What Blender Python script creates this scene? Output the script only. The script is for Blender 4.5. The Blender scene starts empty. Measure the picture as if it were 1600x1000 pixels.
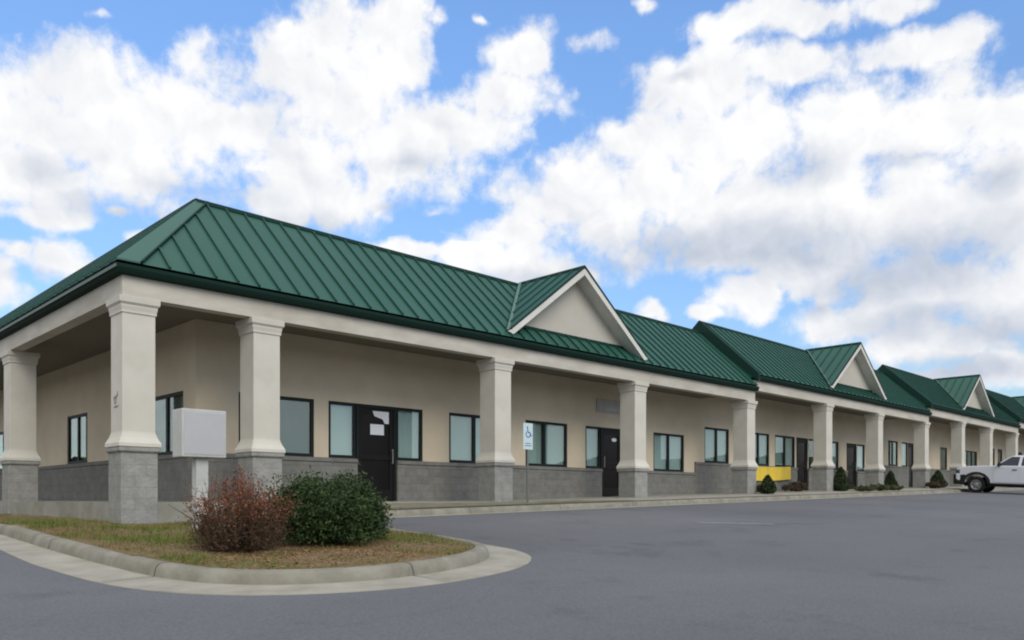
import bpy, bmesh, math, random
from math import sin, cos, pi, radians, sqrt, hypot, exp
random.seed(7)
SC = bpy.context.scene
COL = SC.collection

# ------------------------------------------------------------------ camera
# World: the building's long front runs along +X, its short front along +Y, z = 0 is the camera's height.
TH = .7912
cam_d = bpy.data.cameras.new('camera'); cam = bpy.data.objects.new('camera', cam_d); COL.objects.link(cam)
cam_d.lens = 28.62; cam_d.sensor_width = 36; cam_d.shift_y = .1745
cam_d.clip_start = .05; cam_d.clip_end = 2000
cam.location = (0, 0, 0); cam.rotation_euler = (pi/2, 0, TH - pi/2)
SC.camera = cam
SC.render.engine = 'CYCLES'
SC.cycles.use_denoising = True
SC.cycles.max_bounces = 8; SC.cycles.diffuse_bounces = 4; SC.cycles.glossy_bounces = 3; SC.cycles.transparent_max_bounces = 12
SC.cycles.sample_clamp_indirect = 4
SC.cycles.filter_width = 2.0
SC.view_settings.view_transform = 'Standard'; SC.view_settings.look = 'None'
SC.view_settings.exposure = 0.35; SC.view_settings.gamma = 1

# ------------------------------------------------------------------ sky and clouds
SUN_EL, SUN_AZ = radians(38), radians(-108)      # azimuth measured from +X towards +Y
CLOUDS = [(76.2, 22.3, 5.2, 2.8), (72.4, 23.8, 5.6, 2.5), (75.5, 19.1, 6.8, 2.7), (70.6, 21.0, 7.4, 3.5), (65.6, 23.5, 4.9, 3.1), (66.8, 26.4, 1.6, 1.3, 0.4), (72.0, 27.9, 1.8, 0.7, 0.25), (62.8, 23.8, 4.6, 2.8), (60.7, 26.5, 3.8, 2.2), (57.7, 28.2, 3.9, 2.7), (54.7, 29.8, 3.5, 2.0), (53.4, 28.2, 2.4, 2.4), (56.9, 25.5, 4.8, 2.8), (59.9, 21.9, 4.7, 2.9), (61.5, 19.1, 2.9, 1.3), (57.7, 19.8, 4.8, 1.7), (53.4, 23.1, 5.8, 2.8), (49.8, 24.4, 5.4, 1.8), (46.2, 26.3, 4.1, 1.6), (44.4, 28.4, 2.2, 1.7), (47.1, 24.1, 3.2, 0.9, 0.7), (42.6, 25.7, 2.2, 0.9, 0.45), (49.8, 19.4, 1.8, 1.0, 0.35), (75.5, 16.8, 3.1, 0.8), (71.0, 17.7, 1.5, 0.6), (76.8, 14.3, 1.2, 0.6), (73.8, 13.9, 3.6, 1.3), (77.5, 12.5, 2.0, 1.3), (68.7, 15.9, 2.3, 0.5), (52.1, 16.7, 4.9, 0.6), (48.0, 16.6, 2.7, 0.9), (50.7, 30.2, 1.5, 1.2, 0.4), (47.4, 30.6, 1.4, 0.6, 0.3), (39.5, 29.0, 2.2, 1.0, 0.4), (35.5, 30.9, 1.5, 0.6, 0.4), (45.3, 17.8, 4.0, 1.8), (42.2, 19.8, 4.9, 2.4), (39.5, 21.7, 4.8, 2.1), (44.4, 15.8, 4.9, 1.7), (38.6, 18.5, 5.7, 2.8), (34.6, 23.4, 4.7, 2.0), (34.2, 20.3, 5.9, 3.0), (31.2, 26.0, 5.0, 1.9), (28.7, 23.2, 6.0, 3.2), (28.7, 29.4, 3.6, 1.0), (24.3, 28.8, 4.2, 0.9), (20.1, 28.5, 2.2, 0.7), (25.9, 26.4, 5.0, 1.3), (20.1, 26.4, 3.9, 1.0), (17.2, 26.0, 1.2, 0.6), (28.7, 18.7, 6.4, 3.4), (23.1, 22.9, 6.9, 3.3), (23.9, 18.6, 6.3, 3.3), (18.3, 22.4, 5.1, 2.5), (14.5, 21.7, 3.5, 2.0), (18.3, 17.8, 6.1, 3.6), (13.8, 16.8, 3.8, 3.8), (29.9, 16.0, 4.5, 1.6), (23.9, 15.5, 4.9, 1.7), (29.1, 13.3, 2.1, 1.4), (18.3, 13.0, 5.4, 3.0), (13.8, 11.7, 3.5, 2.9), (25.9, 15.1, 3.1, 2.0), (23.9, 11.1, 3.6, 1.3), (21.2, 11.7, 2.2, 1.4), (16.5, 9.4, 4.9, 1.5), (13.2, 7.9, 2.8, 1.5), (35.7, 12.7, 1.1, 0.8), (31.6, 12.2, 1.9, 0.6, 0.6), (17.2, 7.5, 4.4, 0.8)]
GREYS = [(32.9, 16.6, 9.4, 2.4), (26.7, 16.0, 7.7, 2.7), (38.2, 15.7, 7.0, 1.6, 0.8), (25.9, 20.7, 6.1, 2.0, 0.7), (21.2, 13.7, 6.7, 2.9), (24.3, 12.2, 3.4, 1.2, 0.8), (17.2, 14.7, 5.9, 3.5), (18.6, 10.9, 5.8, 1.9), (14.5, 10.1, 4.7, 2.0), (58.6, 18.0, 7.0, 1.8, 0.8), (70.6, 17.5, 7.8, 1.7, 0.8), (75.5, 19.4, 4.2, 2.1, 0.6), (65.6, 19.5, 8.3, 2.0, 0.7), (43.5, 14.7, 6.7, 1.3, 0.9), (14.1, 18.6, 3.5, 2.1, 0.7), (16.5, 7.8, 6.2, 1.2), (52.5, 22.0, 4.9, 1.1, 0.6), (19.3, 20.3, 4.5, 1.4, 0.6), (52.5, 19.3, 3.6, 0.8, 0.7), (32.9, 26.5, 3.8, 1.0, 0.5), (75.5, 13.0, 3.1, 0.9, 0.6)]

W = bpy.data.worlds.new('World'); SC.world = W; W.use_nodes = True
def sky_nodes():
    nt = W.node_tree; N = nt.nodes; L = nt.links; N.clear()
    def nd(t, **k):
        n = N.new(t)
        for a, b in k.items(): setattr(n, a, b)
        return n
    def val(x, sock):
        if isinstance(x, (int, float)): sock.default_value = x
        else: L.new(x, sock)
    def M(op, a, b=0, c=None, clamp=False):
        n = nd('ShaderNodeMath', operation=op, use_clamp=clamp); val(a, n.inputs[0]); val(b, n.inputs[1])
        if c is not None: val(c, n.inputs[2])
        return n.outputs[0]
    sky = nd('ShaderNodeTexSky', sky_type='NISHITA', sun_disc=False)
    sky.sun_elevation = SUN_EL; sky.sun_rotation = pi/2 - SUN_AZ; sky.air_density = 1.0; sky.dust_density = .3; sky.ozone_density = 2.2
    bg1 = nd('ShaderNodeBackground'); bg1.inputs['Strength'].default_value = .15
    hs = nd('ShaderNodeHueSaturation'); hs.inputs['Hue'].default_value = .503; hs.inputs['Saturation'].default_value = 1.12; hs.inputs['Value'].default_value = 1.0; L.new(sky.outputs[0], hs.inputs['Color']); L.new(hs.outputs[0], bg1.inputs['Color'])
    tc = nd('ShaderNodeTexCoord'); sp = nd('ShaderNodeSeparateXYZ'); L.new(tc.outputs['Generated'], sp.inputs[0])
    az = M('MULTIPLY', M('ARCTAN2', sp.outputs[1], sp.outputs[0]), 180/pi)
    el = M('MULTIPLY', M('ARCSINE', sp.outputs[2]), 180/pi)
    gn = nd('ShaderNodeMapRange'); L.new(el, gn.inputs[0]); gn.inputs[1].default_value = 6; gn.inputs[2].default_value = 30; gn.inputs[3].default_value = .72; gn.inputs[4].default_value = 1.38; L.new(gn.outputs[0], hs.inputs['Value'])   # sky gain rising with elevation
    cb = nd('ShaderNodeCombineXYZ'); L.new(az, cb.inputs[0]); L.new(el, cb.inputs[1])
    def noise(scale, detail, rough, vec, off=0, dim='3D'):
        n = nd('ShaderNodeTexNoise'); n.inputs['Scale'].default_value = scale; n.inputs['Detail'].default_value = detail
        n.inputs['Roughness'].default_value = rough
        mp = nd('ShaderNodeMapping'); mp.inputs['Location'].default_value = (off, off*.7, off*.3); L.new(vec, mp.inputs[0]); L.new(mp.outputs[0], n.inputs['Vector'])
        return n
    # domain warp, in degrees
    wn = noise(.16, 4, .55, cb.outputs[0], 11)
    ws = nd('ShaderNodeVectorMath', operation='SUBTRACT'); L.new(wn.outputs['Color'], ws.inputs[0]); ws.inputs[1].default_value = (.5, .5, .5)
    wm = nd('ShaderNodeVectorMath', operation='MULTIPLY'); L.new(ws.outputs[0], wm.inputs[0]); wm.inputs[1].default_value = (5.0, 3.2, 0)
    wa = nd('ShaderNodeVectorMath', operation='ADD'); L.new(cb.outputs[0], wa.inputs[0]); L.new(wm.outputs[0], wa.inputs[1])
    def field(blobs):
        acc = None
        for (a, e, ra, re, *wt) in blobs:
            s = nd('ShaderNodeVectorMath', operation='MULTIPLY_ADD'); L.new(wa.outputs[0], s.inputs[0])
            s.inputs[1].default_value = (1/ra, 1/re, 0); s.inputs[2].default_value = (-a/ra, -e/re, 0)
            d = nd('ShaderNodeVectorMath', operation='LENGTH'); L.new(s.outputs[0], d.inputs[0])
            v = M('SUBTRACT', wt[0] if wt else 1.0, d.outputs['Value'])
            if acc is None: acc = v
            else:
                n = nd('ShaderNodeMath', operation='SMOOTH_MAX'); L.new(acc, n.inputs[0]); L.new(v, n.inputs[1]); n.inputs[2].default_value = .15; acc = n.outputs[0]
        return acc
    f1 = field(CLOUDS); f2 = field(GREYS)
    def billow(off):                             # heaped, rounded cumulus relief
        mp = nd('ShaderNodeVectorMath', operation='ADD'); L.new(wa.outputs[0], mp.inputs[0]); mp.inputs[1].default_value = off
        v = nd('ShaderNodeTexVoronoi', feature='F1'); v.inputs['Scale'].default_value = .30; v.inputs['Detail'].default_value = 3.0; v.inputs['Roughness'].default_value = .52
        v.inputs['Lacunarity'].default_value = 2.1; v.normalize = True; L.new(mp.outputs[0], v.inputs['Vector'])
        return v.outputs['Distance']
    b0 = billow((0, 0, 4)); b1 = billow((-.55, .75, 4))
    relief = M('MULTIPLY', M('SUBTRACT', b0, b1), 1.5)      # > 0 on the sides turned from the sun
    fn = noise(.34, 9, .62, cb.outputs[0], 3).outputs['Fac']
    fine = M('ADD', M('MULTIPLY', fn, .9), M('MULTIPLY_ADD', b0, -.8, .26))
    broad = noise(2.2, 6, .55, tc.outputs['Generated'], 5).outputs['Fac']
    # clouds over the rest of the sky (around and behind the camera)
    d0 = nd('ShaderNodeVectorMath', operation='MULTIPLY_ADD'); L.new(cb.outputs[0], d0.inputs[0]); d0.inputs[1].default_value = (1/46, 1/36, 0); d0.inputs[2].default_value = (-45/46, -13/36, 0)
    dl = nd('ShaderNodeVectorMath', operation='LENGTH'); L.new(d0.outputs[0], dl.inputs[0])
    away = nd('ShaderNodeMapRange', interpolation_type='SMOOTHSTEP'); L.new(dl.outputs['Value'], away.inputs[0]); away.inputs[1].default_value = .85; away.inputs[2].default_value = 1.15
    rest = M('MULTIPLY_ADD', broad, 5.0, -2.0)
    restd = M('MULTIPLY', rest, away.outputs[0])
    near = M('MULTIPLY', M('MAXIMUM', f1, -1.2), M('SUBTRACT', 1.0, away.outputs[0]))
    dens = M('ADD', M('ADD', near, restd), M('MULTIPLY_ADD', fine, 2.3, -1.15))
    cov = nd('ShaderNodeMapRange', interpolation_type='SMOOTHSTEP'); L.new(dens, cov.inputs[0]); cov.inputs[1].default_value = -.40; cov.inputs[2].default_value = .40
    # cloud body tone: white tops, soft grey bases
    puff = noise(.15, 5, .5, wa.outputs[0], 21).outputs['Fac']
    g = nd('ShaderNodeMapRange', interpolation_type='SMOOTHSTEP'); L.new(M('ADD', f2, M('MULTIPLY_ADD', puff, .9, -.45)), g.inputs[0]); g.inputs[1].default_value = -.35; g.inputs[2].default_value = 1.0
    g2 = nd('ShaderNodeMapRange', interpolation_type='SMOOTHSTEP'); L.new(puff, g2.inputs[0]); g2.inputs[1].default_value = .36; g2.inputs[2].default_value = .72; g2.inputs[4].default_value = .30
    thick = nd('ShaderNodeMapRange', interpolation_type='SMOOTHSTEP'); L.new(dens, thick.inputs[0]); thick.inputs[1].default_value = -.1; thick.inputs[2].default_value = .7
    gg = M('ADD', M('MULTIPLY', M('MAXIMUM', g.outputs[0], g2.outputs[0]), .95), M('MULTIPLY', relief, M('MULTIPLY_ADD', thick.outputs[0], .7, .1)), clamp=True)
    mx = nd('ShaderNodeMix', data_type='RGBA'); L.new(gg, mx.inputs[0]); mx.inputs[6].default_value = (.785, .785, .79, 1); mx.inputs[7].default_value = (.43, .475, .56, 1)
    bg2 = nd('ShaderNodeBackground'); bg2.inputs['Strength'].default_value = 1.0; L.new(mx.outputs[2], bg2.inputs['Color'])
    ms = nd('ShaderNodeMixShader'); L.new(cov.outputs[0], ms.inputs[0]); L.new(bg1.outputs[0], ms.inputs[1]); L.new(bg2.outputs[0], ms.inputs[2])
    out = nd('ShaderNodeOutputWorld'); L.new(ms.outputs[0], out.inputs[0])
sky_nodes()
W.cycles.sampling_method = 'MANUAL'; W.cycles.sample_map_resolution = 512

sd = bpy.data.lights.new('sun', 'SUN'); sun = bpy.data.objects.new('sun', sd); COL.objects.link(sun)
sd.energy = 1.5; sd.angle = radians(38); sd.color = (1, .92, .80)
from mathutils import Vector, Matrix
sv = Vector((cos(SUN_EL)*cos(SUN_AZ), cos(SUN_EL)*sin(SUN_AZ), sin(SUN_EL)))
sun.rotation_euler = sv.to_track_quat('Z', 'Y').to_euler(); sun.location = (0, 0, 30)

# ------------------------------------------------------------------ materials
def mat(name, col, rough=.8, spec=.3, metal=0, var=None, vscale=3, bump=0, bscale=40, coat=0, streak=None):
    """Principled surface; var = second colour mixed in by fractal noise."""
    m = bpy.data.materials.new(name); m.use_nodes = True; nt = m.node_tree; N = nt.nodes; L = nt.links
    b = N['Principled BSDF']; b.inputs['Roughness'].default_value = rough; b.inputs['Specular IOR Level'].default_value = spec
    b.inputs['Metallic'].default_value = metal; b.inputs['Coat Weight'].default_value = coat
    b.inputs['Base Color'].default_value = (*col, 1)
    tc = N.new('ShaderNodeTexCoord')
    if var:
        n = N.new('ShaderNodeTexNoise'); n.inputs['Scale'].default_value = vscale; n.inputs['Detail'].default_value = 7; n.inputs['Roughness'].default_value = .6
        if streak:
            mp = N.new('ShaderNodeMapping'); mp.inputs['Scale'].default_value = streak; L.new(tc.outputs['Object'], mp.inputs[0]); L.new(mp.outputs[0], n.inputs['Vector'])
        else: L.new(tc.outputs['Object'], n.inputs['Vector'])
        r = N.new('ShaderNodeMapRange'); r.inputs[1].default_value = .33; r.inputs[2].default_value = .68; L.new(n.outputs['Fac'], r.inputs[0])
        mx = N.new('ShaderNodeMix'); mx.data_type = 'RGBA'; mx.inputs[6].default_value = (*col, 1); mx.inputs[7].default_value = (*var, 1)
        L.new(r.outputs[0], mx.inputs[0]); L.new(mx.outputs[2], b.inputs['Base Color'])
    if bump:
        n2 = N.new('ShaderNodeTexNoise'); n2.inputs['Scale'].default_value = bscale; n2.inputs['Detail'].default_value = 5
        L.new(tc.outputs['Object'], n2.inputs['Vector'])
        bp = N.new('ShaderNodeBump'); bp.inputs['Strength'].default_value = bump; bp.inputs['Distance'].default_value = .02
        L.new(n2.outputs['Fac'], bp.inputs['Height']); L.new(bp.outputs[0], b.inputs['Normal'])
    return m
MT = {}
MT['stucco'] = mat('warm_grey_stucco', (.63, .55, .425), .9, .2, var=(.56, .485, .37), vscale=1.2, bump=.15, bscale=60)
MT['column'] = mat('off_white_stucco', (.60, .58, .515), .85, .25, var=(.52, .50, .435), vscale=1.5, bump=.1, bscale=50)
MT['beam'] = mat('weathered_white_beam', (.55, .525, .46), .85, .25, var=(.43, .405, .345), vscale=1.1, bump=.05, bscale=30, streak=(1, 1, 3))
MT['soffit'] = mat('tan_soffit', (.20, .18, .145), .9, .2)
MT['trim'] = mat('white_painted_trim', (.66, .65, .60), .6, .4, var=(.56, .55, .5), vscale=3)
MT['frame'] = mat('dark_bronze_frame', (.008, .013, .013), .55, .25)
MT['doorpanel'] = mat('dark_brown_door', (.010, .008, .008), .5, .2)
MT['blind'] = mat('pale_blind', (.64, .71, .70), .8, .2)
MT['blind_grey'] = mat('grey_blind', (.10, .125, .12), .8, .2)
MT['interior'] = mat('dark_interior', (.10, .10, .095), .9, .1)
MT['gutter'] = mat('dark_green_gutter', (.007, .024, .018), .7, .12)
MT['lip_highlight'] = mat('painted_lip_highlight', (.10, .14, .125), .5, .4)  # gutter highlight put into a paler green
MT['ridge'] = mat('dark_green_flashing', (.008, .034, .026), .6, .15)
MT['valley'] = mat('light_green_valley', (.10, .18, .15), .45, .4, var=(.07, .14, .12), vscale=4)
MT['concrete'] = mat('pale_concrete', (.36, .345, .30), .9, .2, var=(.27, .255, .215), vscale=2.2, bump=.2, bscale=30)
MT['kerb'] = mat('aged_kerb_concrete', (.28, .27, .225), .9, .2, var=(.18, .17, .135), vscale=3.5, bump=.3, bscale=35)
MT['pan'] = mat('pale_gutter_concrete', (.37, .355, .30), .9, .2, var=(.27, .255, .21), vscale=2.5, bump=.2, bscale=35)
MT['slab'] = mat('old_slab_concrete', (.33, .325, .285), .92, .2, var=(.21, .205, .165), vscale=1.6, bump=.25, bscale=20)
MT['paper'] = mat('white_paper', (.72, .74, .78), .7, .3)
MT['white_sheet'] = mat('white_sheet_metal', (.46, .465, .475), .45, .4, var=(.42, .425, .435), vscale=2)
MT['white_post'] = mat('white_post_paint', (.50, .51, .49), .55, .4, var=(.42, .43, .41), vscale=5)
MT['steel'] = mat('dull_green_steel', (.13, .15, .135), .5, .4)
MT['blue'] = mat('sign_blue', (.03, .10, .42), .5, .4)
MT['ink'] = mat('dark_grey_paint', (.2, .2, .195), .7, .3)
MT['yellow'] = mat('yellow_vinyl', (.85, .62, .06), .5, .4, var=(.74, .53, .06), vscale=1.5)
MT['bark'] = mat('grey_brown_bark', (.07, .05, .035), .9, .2)
MT['leaf_green'] = mat('dark_evergreen_leaf', (.016, .034, .011), .6, .25, var=(.055, .092, .026), vscale=5)
MT['leaf_green2'] = mat('conifer_leaf', (.018, .034, .013), .65, .3, var=(.04, .06, .018), vscale=5)
MT['leaf_olive'] = mat('olive_leaf', (.045, .06, .02), .65, .3, var=(.09, .10, .035), vscale=5)
MT['leaf_red'] = mat('red_brown_leaf', (.24, .075, .04), .75, .25, var=(.15, .07, .038), vscale=4)
MT['twig'] = mat('dry_twig', (.075, .042, .028), .9, .2, var=(.12, .075, .05), vscale=6)
MT['grass'] = mat('green_grass_blade', (.085, .125, .022), .8, .2, var=(.17, .185, .05), vscale=3)
MT['straw'] = mat('dry_grass_blade', (.26, .19, .095), .9, .2, var=(.19, .12, .06), vscale=5)
MT['litter'] = mat('fallen_leaf', (.22, .105, .05), .9, .2, var=(.33, .20, .115), vscale=30)
MT['white_car'] = mat('white_car_paint', (.60, .62, .66), .28, .5, coat=.6)
MT['black_plastic'] = mat('black_plastic', (.012, .012, .012), .5, .4)
MT['tyre'] = mat('tyre_rubber', (.016, .016, .017), .85, .2)
MT['rim'] = mat('steel_rim', (.30, .29, .29), .4, .5, metal=.5)
MT['headlamp'] = mat('smoked_headlamp', (.07, .072, .08), .15, .6)
MT['amber'] = mat('amber_lens', (.5, .14, .02), .2, .5)
MT['tail'] = mat('red_lens', (.30, .02, .015), .2, .5)
MT['line'] = mat('worn_white_paint', (.30, .305, .315), .85, .2, var=(.15, .153, .16), vscale=4)
MT['rubber'] = mat('dark_wall_lamp', (.05, .05, .045), .6, .3)
MT['lightpanel'] = mat('pale_green_board', (.36, .42, .36), .6, .3)

def glassy(name, tint, refl, rough=.01):
    m = bpy.data.materials.new(name); m.use_nodes = True; nt = m.node_tree; N = nt.nodes; L = nt.links; N.clear()
    t = N.new('ShaderNodeBsdfTransparent'); t.inputs[0].default_value = (*tint, 1)
    g = N.new('ShaderNodeBsdfGlossy'); g.inputs['Color'].default_value = (.84, .95, .95, 1); g.inputs['Roughness'].default_value = rough
    ge = N.new('ShaderNodeNewGeometry'); dt = N.new('ShaderNodeVectorMath'); dt.operation = 'DOT_PRODUCT'; L.new(ge.outputs['Incoming'], dt.inputs[0]); L.new(ge.outputs['Normal'], dt.inputs[1])
    ab = N.new('ShaderNodeMath'); ab.operation = 'ABSOLUTE'; L.new(dt.outputs['Value'], ab.inputs[0])
    om = N.new('ShaderNodeMath'); om.operation = 'SUBTRACT'; om.inputs[0].default_value = 1; L.new(ab.outputs[0], om.inputs[1])
    pw = N.new('ShaderNodeMath'); pw.operation = 'POWER'; pw.inputs[1].default_value = 5; L.new(om.outputs[0], pw.inputs[0])
    lw = N.new('ShaderNodeMath'); lw.operation = 'MULTIPLY_ADD'; lw.inputs[1].default_value = .95; lw.inputs[2].default_value = .04; L.new(pw.outputs[0], lw.inputs[0])
    a = N.new('ShaderNodeMath'); a.operation = 'ADD'; a.inputs[1].default_value = refl; L.new(lw.outputs[0], a.inputs[0])
    # very slight waviness of float glass
    tc = N.new('ShaderNodeTexCoord'); n = N.new('ShaderNodeTexNoise'); n.inputs['Scale'].default_value = 1.3; L.new(tc.outputs['Object'], n.inputs['Vector'])
    bp = N.new('ShaderNodeBump'); bp.inputs['Strength'].default_value = .03; bp.inputs['Distance'].default_value = .03; L.new(n.outputs['Fac'], bp.inputs['Height']); L.new(bp.outputs[0], g.inputs['Normal'])
    mx = N.new('ShaderNodeMixShader'); o = N.new('ShaderNodeOutputMaterial')
    L.new(a.outputs[0], mx.inputs[0]); L.new(t.outputs[0], mx.inputs[1]); L.new(g.outputs[0], mx.inputs[2]); L.new(mx.outputs[0], o.inputs[0])
    return m
MT['glass'] = glassy('tinted_window_glass', (.84, .90, .895), .06)
MT['darkglass'] = mat('dark_door_glass', (.010, .009, .009), .25, .15)
MT['carglass'] = glassy('car_glass', (.06, .07, .10), .06)

def block_mat():
    m = mat('split_face_block', (.20, .205, .20), .95, .15)
    nt = m.node_tree; N = nt.nodes; L = nt.links; b = N['Principled BSDF']
    tc = N.new('ShaderNodeTexCoord'); sp = N.new('ShaderNodeSeparateXYZ'); L.new(tc.outputs['Object'], sp.inputs[0])
    ad = N.new('ShaderNodeMath'); ad.operation = 'ADD'; L.new(sp.outputs[0], ad.inputs[0]); L.new(sp.outputs[1], ad.inputs[1])
    cb = N.new('ShaderNodeCombineXYZ'); L.new(ad.outputs[0], cb.inputs[0]); L.new(sp.outputs[2], cb.inputs[1])
    br = N.new('ShaderNodeTexBrick'); L.new(cb.outputs[0], br.inputs['Vector'])
    br.inputs['Scale'].default_value = 1; br.inputs['Brick Width'].default_value = .37; br.inputs['Row Height'].default_value = .186; br.inputs['Mortar Size'].default_value = .006
    br.inputs['Mortar Smooth'].default_value = .3
    br.inputs['Color1'].default_value = (.285, .285, .265, 1); br.inputs['Color2'].default_value = (.272, .272, .255, 1); br.inputs['Mortar'].default_value = (.252, .252, .238, 1)
    n = N.new('ShaderNodeTexNoise'); n.inputs['Scale'].default_value = 4; n.inputs['Detail'].default_value = 8; n.inputs['Roughness'].default_value = .7; L.new(tc.outputs['Object'], n.inputs['Vector'])
    r = N.new('ShaderNodeMapRange'); r.inputs[1].default_value = .3; r.inputs[2].default_value = .7; r.inputs[3].default_value = .82; r.inputs[4].default_value = 1.22; L.new(n.outputs['Fac'], r.inputs[0])
    vm = N.new('ShaderNodeVectorMath'); vm.operation = 'SCALE'; L.new(br.outputs['Color'], vm.inputs[0]); L.new(r.outputs[0], vm.inputs['Scale']); L.new(vm.outputs[0], b.inputs['Base Color'])
    n2 = N.new('ShaderNodeTexNoise'); n2.inputs['Scale'].default_value = 22; n2.inputs['Detail'].default_value = 6; L.new(tc.outputs['Object'], n2.inputs['Vector'])
    mm = N.new('ShaderNodeMath'); mm.operation = 'MULTIPLY_ADD'; L.new(br.outputs['Fac'], mm.inputs[0]); mm.inputs[1].default_value = -.25; L.new(n2.outputs['Fac'], mm.inputs[2])
    bp = N.new('ShaderNodeBump'); bp.inputs['Strength'].default_value = .7; bp.inputs['Distance'].default_value = .02; L.new(mm.outputs[0], bp.inputs['Height']); L.new(bp.outputs[0], b.inputs['Normal'])
    return m
MT['block'] = block_mat()
MT['block_shaded'] = block_mat()  # same block as the columns, porch shade put into its colour
MT['block_shaded'].name = 'split_face_block_shaded'
for n_ in MT['block_shaded'].node_tree.nodes:
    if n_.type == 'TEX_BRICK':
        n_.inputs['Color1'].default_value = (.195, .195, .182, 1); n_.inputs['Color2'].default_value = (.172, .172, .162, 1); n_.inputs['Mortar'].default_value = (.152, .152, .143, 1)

def roof_mat():
    m = mat('green_standing_seam', (.019, .085, .061), .42, .22, var=(.026, .097, .071), vscale=.8)
    nt = m.node_tree; N = nt.nodes; L = nt.links; b = N['Principled BSDF']
    tc = N.new('ShaderNodeTexCoord'); n = N.new('ShaderNodeTexNoise'); n.inputs['Scale'].default_value = 1.6; n.inputs['Detail'].default_value = 3; L.new(tc.outputs['Object'], n.inputs['Vector'])
    bp = N.new('ShaderNodeBump'); bp.inputs['Strength'].default_value = .25; bp.inputs['Distance'].default_value = .03; L.new(n.outputs['Fac'], bp.inputs['Height']); L.new(bp.outputs[0], b.inputs['Normal'])
    r = N.new('ShaderNodeMapRange'); r.inputs[3].default_value = .30; r.inputs[4].default_value = .50; L.new(n.outputs['Fac'], r.inputs[0]); L.new(r.outputs[0], b.inputs['Roughness'])
    return m
MT['roof'] = roof_mat()
MT['seam'] = mat('seam_green', (.013, .060, .045), .45, .4)

def asphalt_mat():
    m = mat('grey_asphalt', (.13, .135, .145), .88, .3)
    nt = m.node_tree; N = nt.nodes; L = nt.links; b = N['Principled BSDF']
    tc = N.new('ShaderNodeTexCoord')
    def noise(s, d, r=.6, sc=None):
        n = N.new('ShaderNodeTexNoise'); n.inputs['Scale'].default_value = s; n.inputs['Detail'].default_value = d; n.inputs['Roughness'].default_value = r
        if sc:
            mp = N.new('ShaderNodeMapping'); mp.inputs['Scale'].default_value = sc; L.new(tc.outputs['Object'], mp.inputs[0]); L.new(mp.outputs[0], n.inputs['Vector'])
        else: L.new(tc.outputs['Object'], n.inputs['Vector'])
        return n.outputs['Fac']
    def mr(x, a, c, lo, hi):
        r = N.new('ShaderNodeMapRange'); L.new(x, r.inputs[0]); r.inputs[1].default_value = a; r.inputs[2].default_value = c; r.inputs[3].default_value = lo; r.inputs[4].default_value = hi; return r.outputs[0]
    def mul(a, c):
        q = N.new('ShaderNodeMath'); q.operation = 'MULTIPLY'; L.new(a, q.inputs[0]); L.new(c, q.inputs[1]); return q.outputs[0]
    big = mr(noise(.16, 5, .55), .3, .7, .84, 1.14)
    lane = mr(noise(.5, 4, .5, (.12, 1, 1)), .35, .65, .95, 1.05)
    grit = mr(noise(42, 4, .8), .3, .7, .72, 1.28)
    st = mr(noise(.9, 7, .72), .56, .72, 1.0, .72)
    f = mul(mul(big, lane), mul(grit, st))
    vo = N.new('ShaderNodeTexVoronoi'); vo.feature = 'DISTANCE_TO_EDGE'; vo.inputs['Scale'].default_value = .16
    wn = N.new('ShaderNodeTexNoise'); wn.inputs['Scale'].default_value = 1.1; wn.inputs['Detail'].default_value = 6; L.new(tc.outputs['Object'], wn.inputs['Vector'])
    wm = N.new('ShaderNodeVectorMath'); wm.operation = 'MULTIPLY_ADD'; L.new(wn.outputs['Color'], wm.inputs[0]); wm.inputs[1].default_value = (.9, .9, 0); L.new(tc.outputs['Object'], wm.inputs[2]); L.new(wm.outputs[0], vo.inputs['Vector'])
    crack = mr(vo.outputs['Distance'], .0, .0022, .86, 1.0)
    f = mul(f, crack)
    sv = N.new('ShaderNodeTexVoronoi'); sv.inputs['Scale'].default_value = .55; L.new(wm.outputs[0], sv.inputs['Vector'])       # drips and spots
    f = mul(f, mr(sv.outputs['Distance'], .05, .13, .80, 1.0))
    vm = N.new('ShaderNodeVectorMath'); vm.operation = 'SCALE'; vm.inputs[0].default_value = (.128, .132, .142); L.new(f, vm.inputs['Scale']); L.new(vm.outputs[0], b.inputs['Base Color'])
    bp = N.new('ShaderNodeBump'); bp.inputs['Strength'].default_value = .5; bp.inputs['Distance'].default_value = .006
    n3 = N.new('ShaderNodeTexNoise'); n3.inputs['Scale'].default_value = 90; L.new(tc.outputs['Object'], n3.inputs['Vector']); L.new(n3.outputs['Fac'], bp.inputs['Height']); L.new(bp.outputs[0], b.inputs['Normal'])
    return m
MT['asphalt'] = asphalt_mat()

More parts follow.
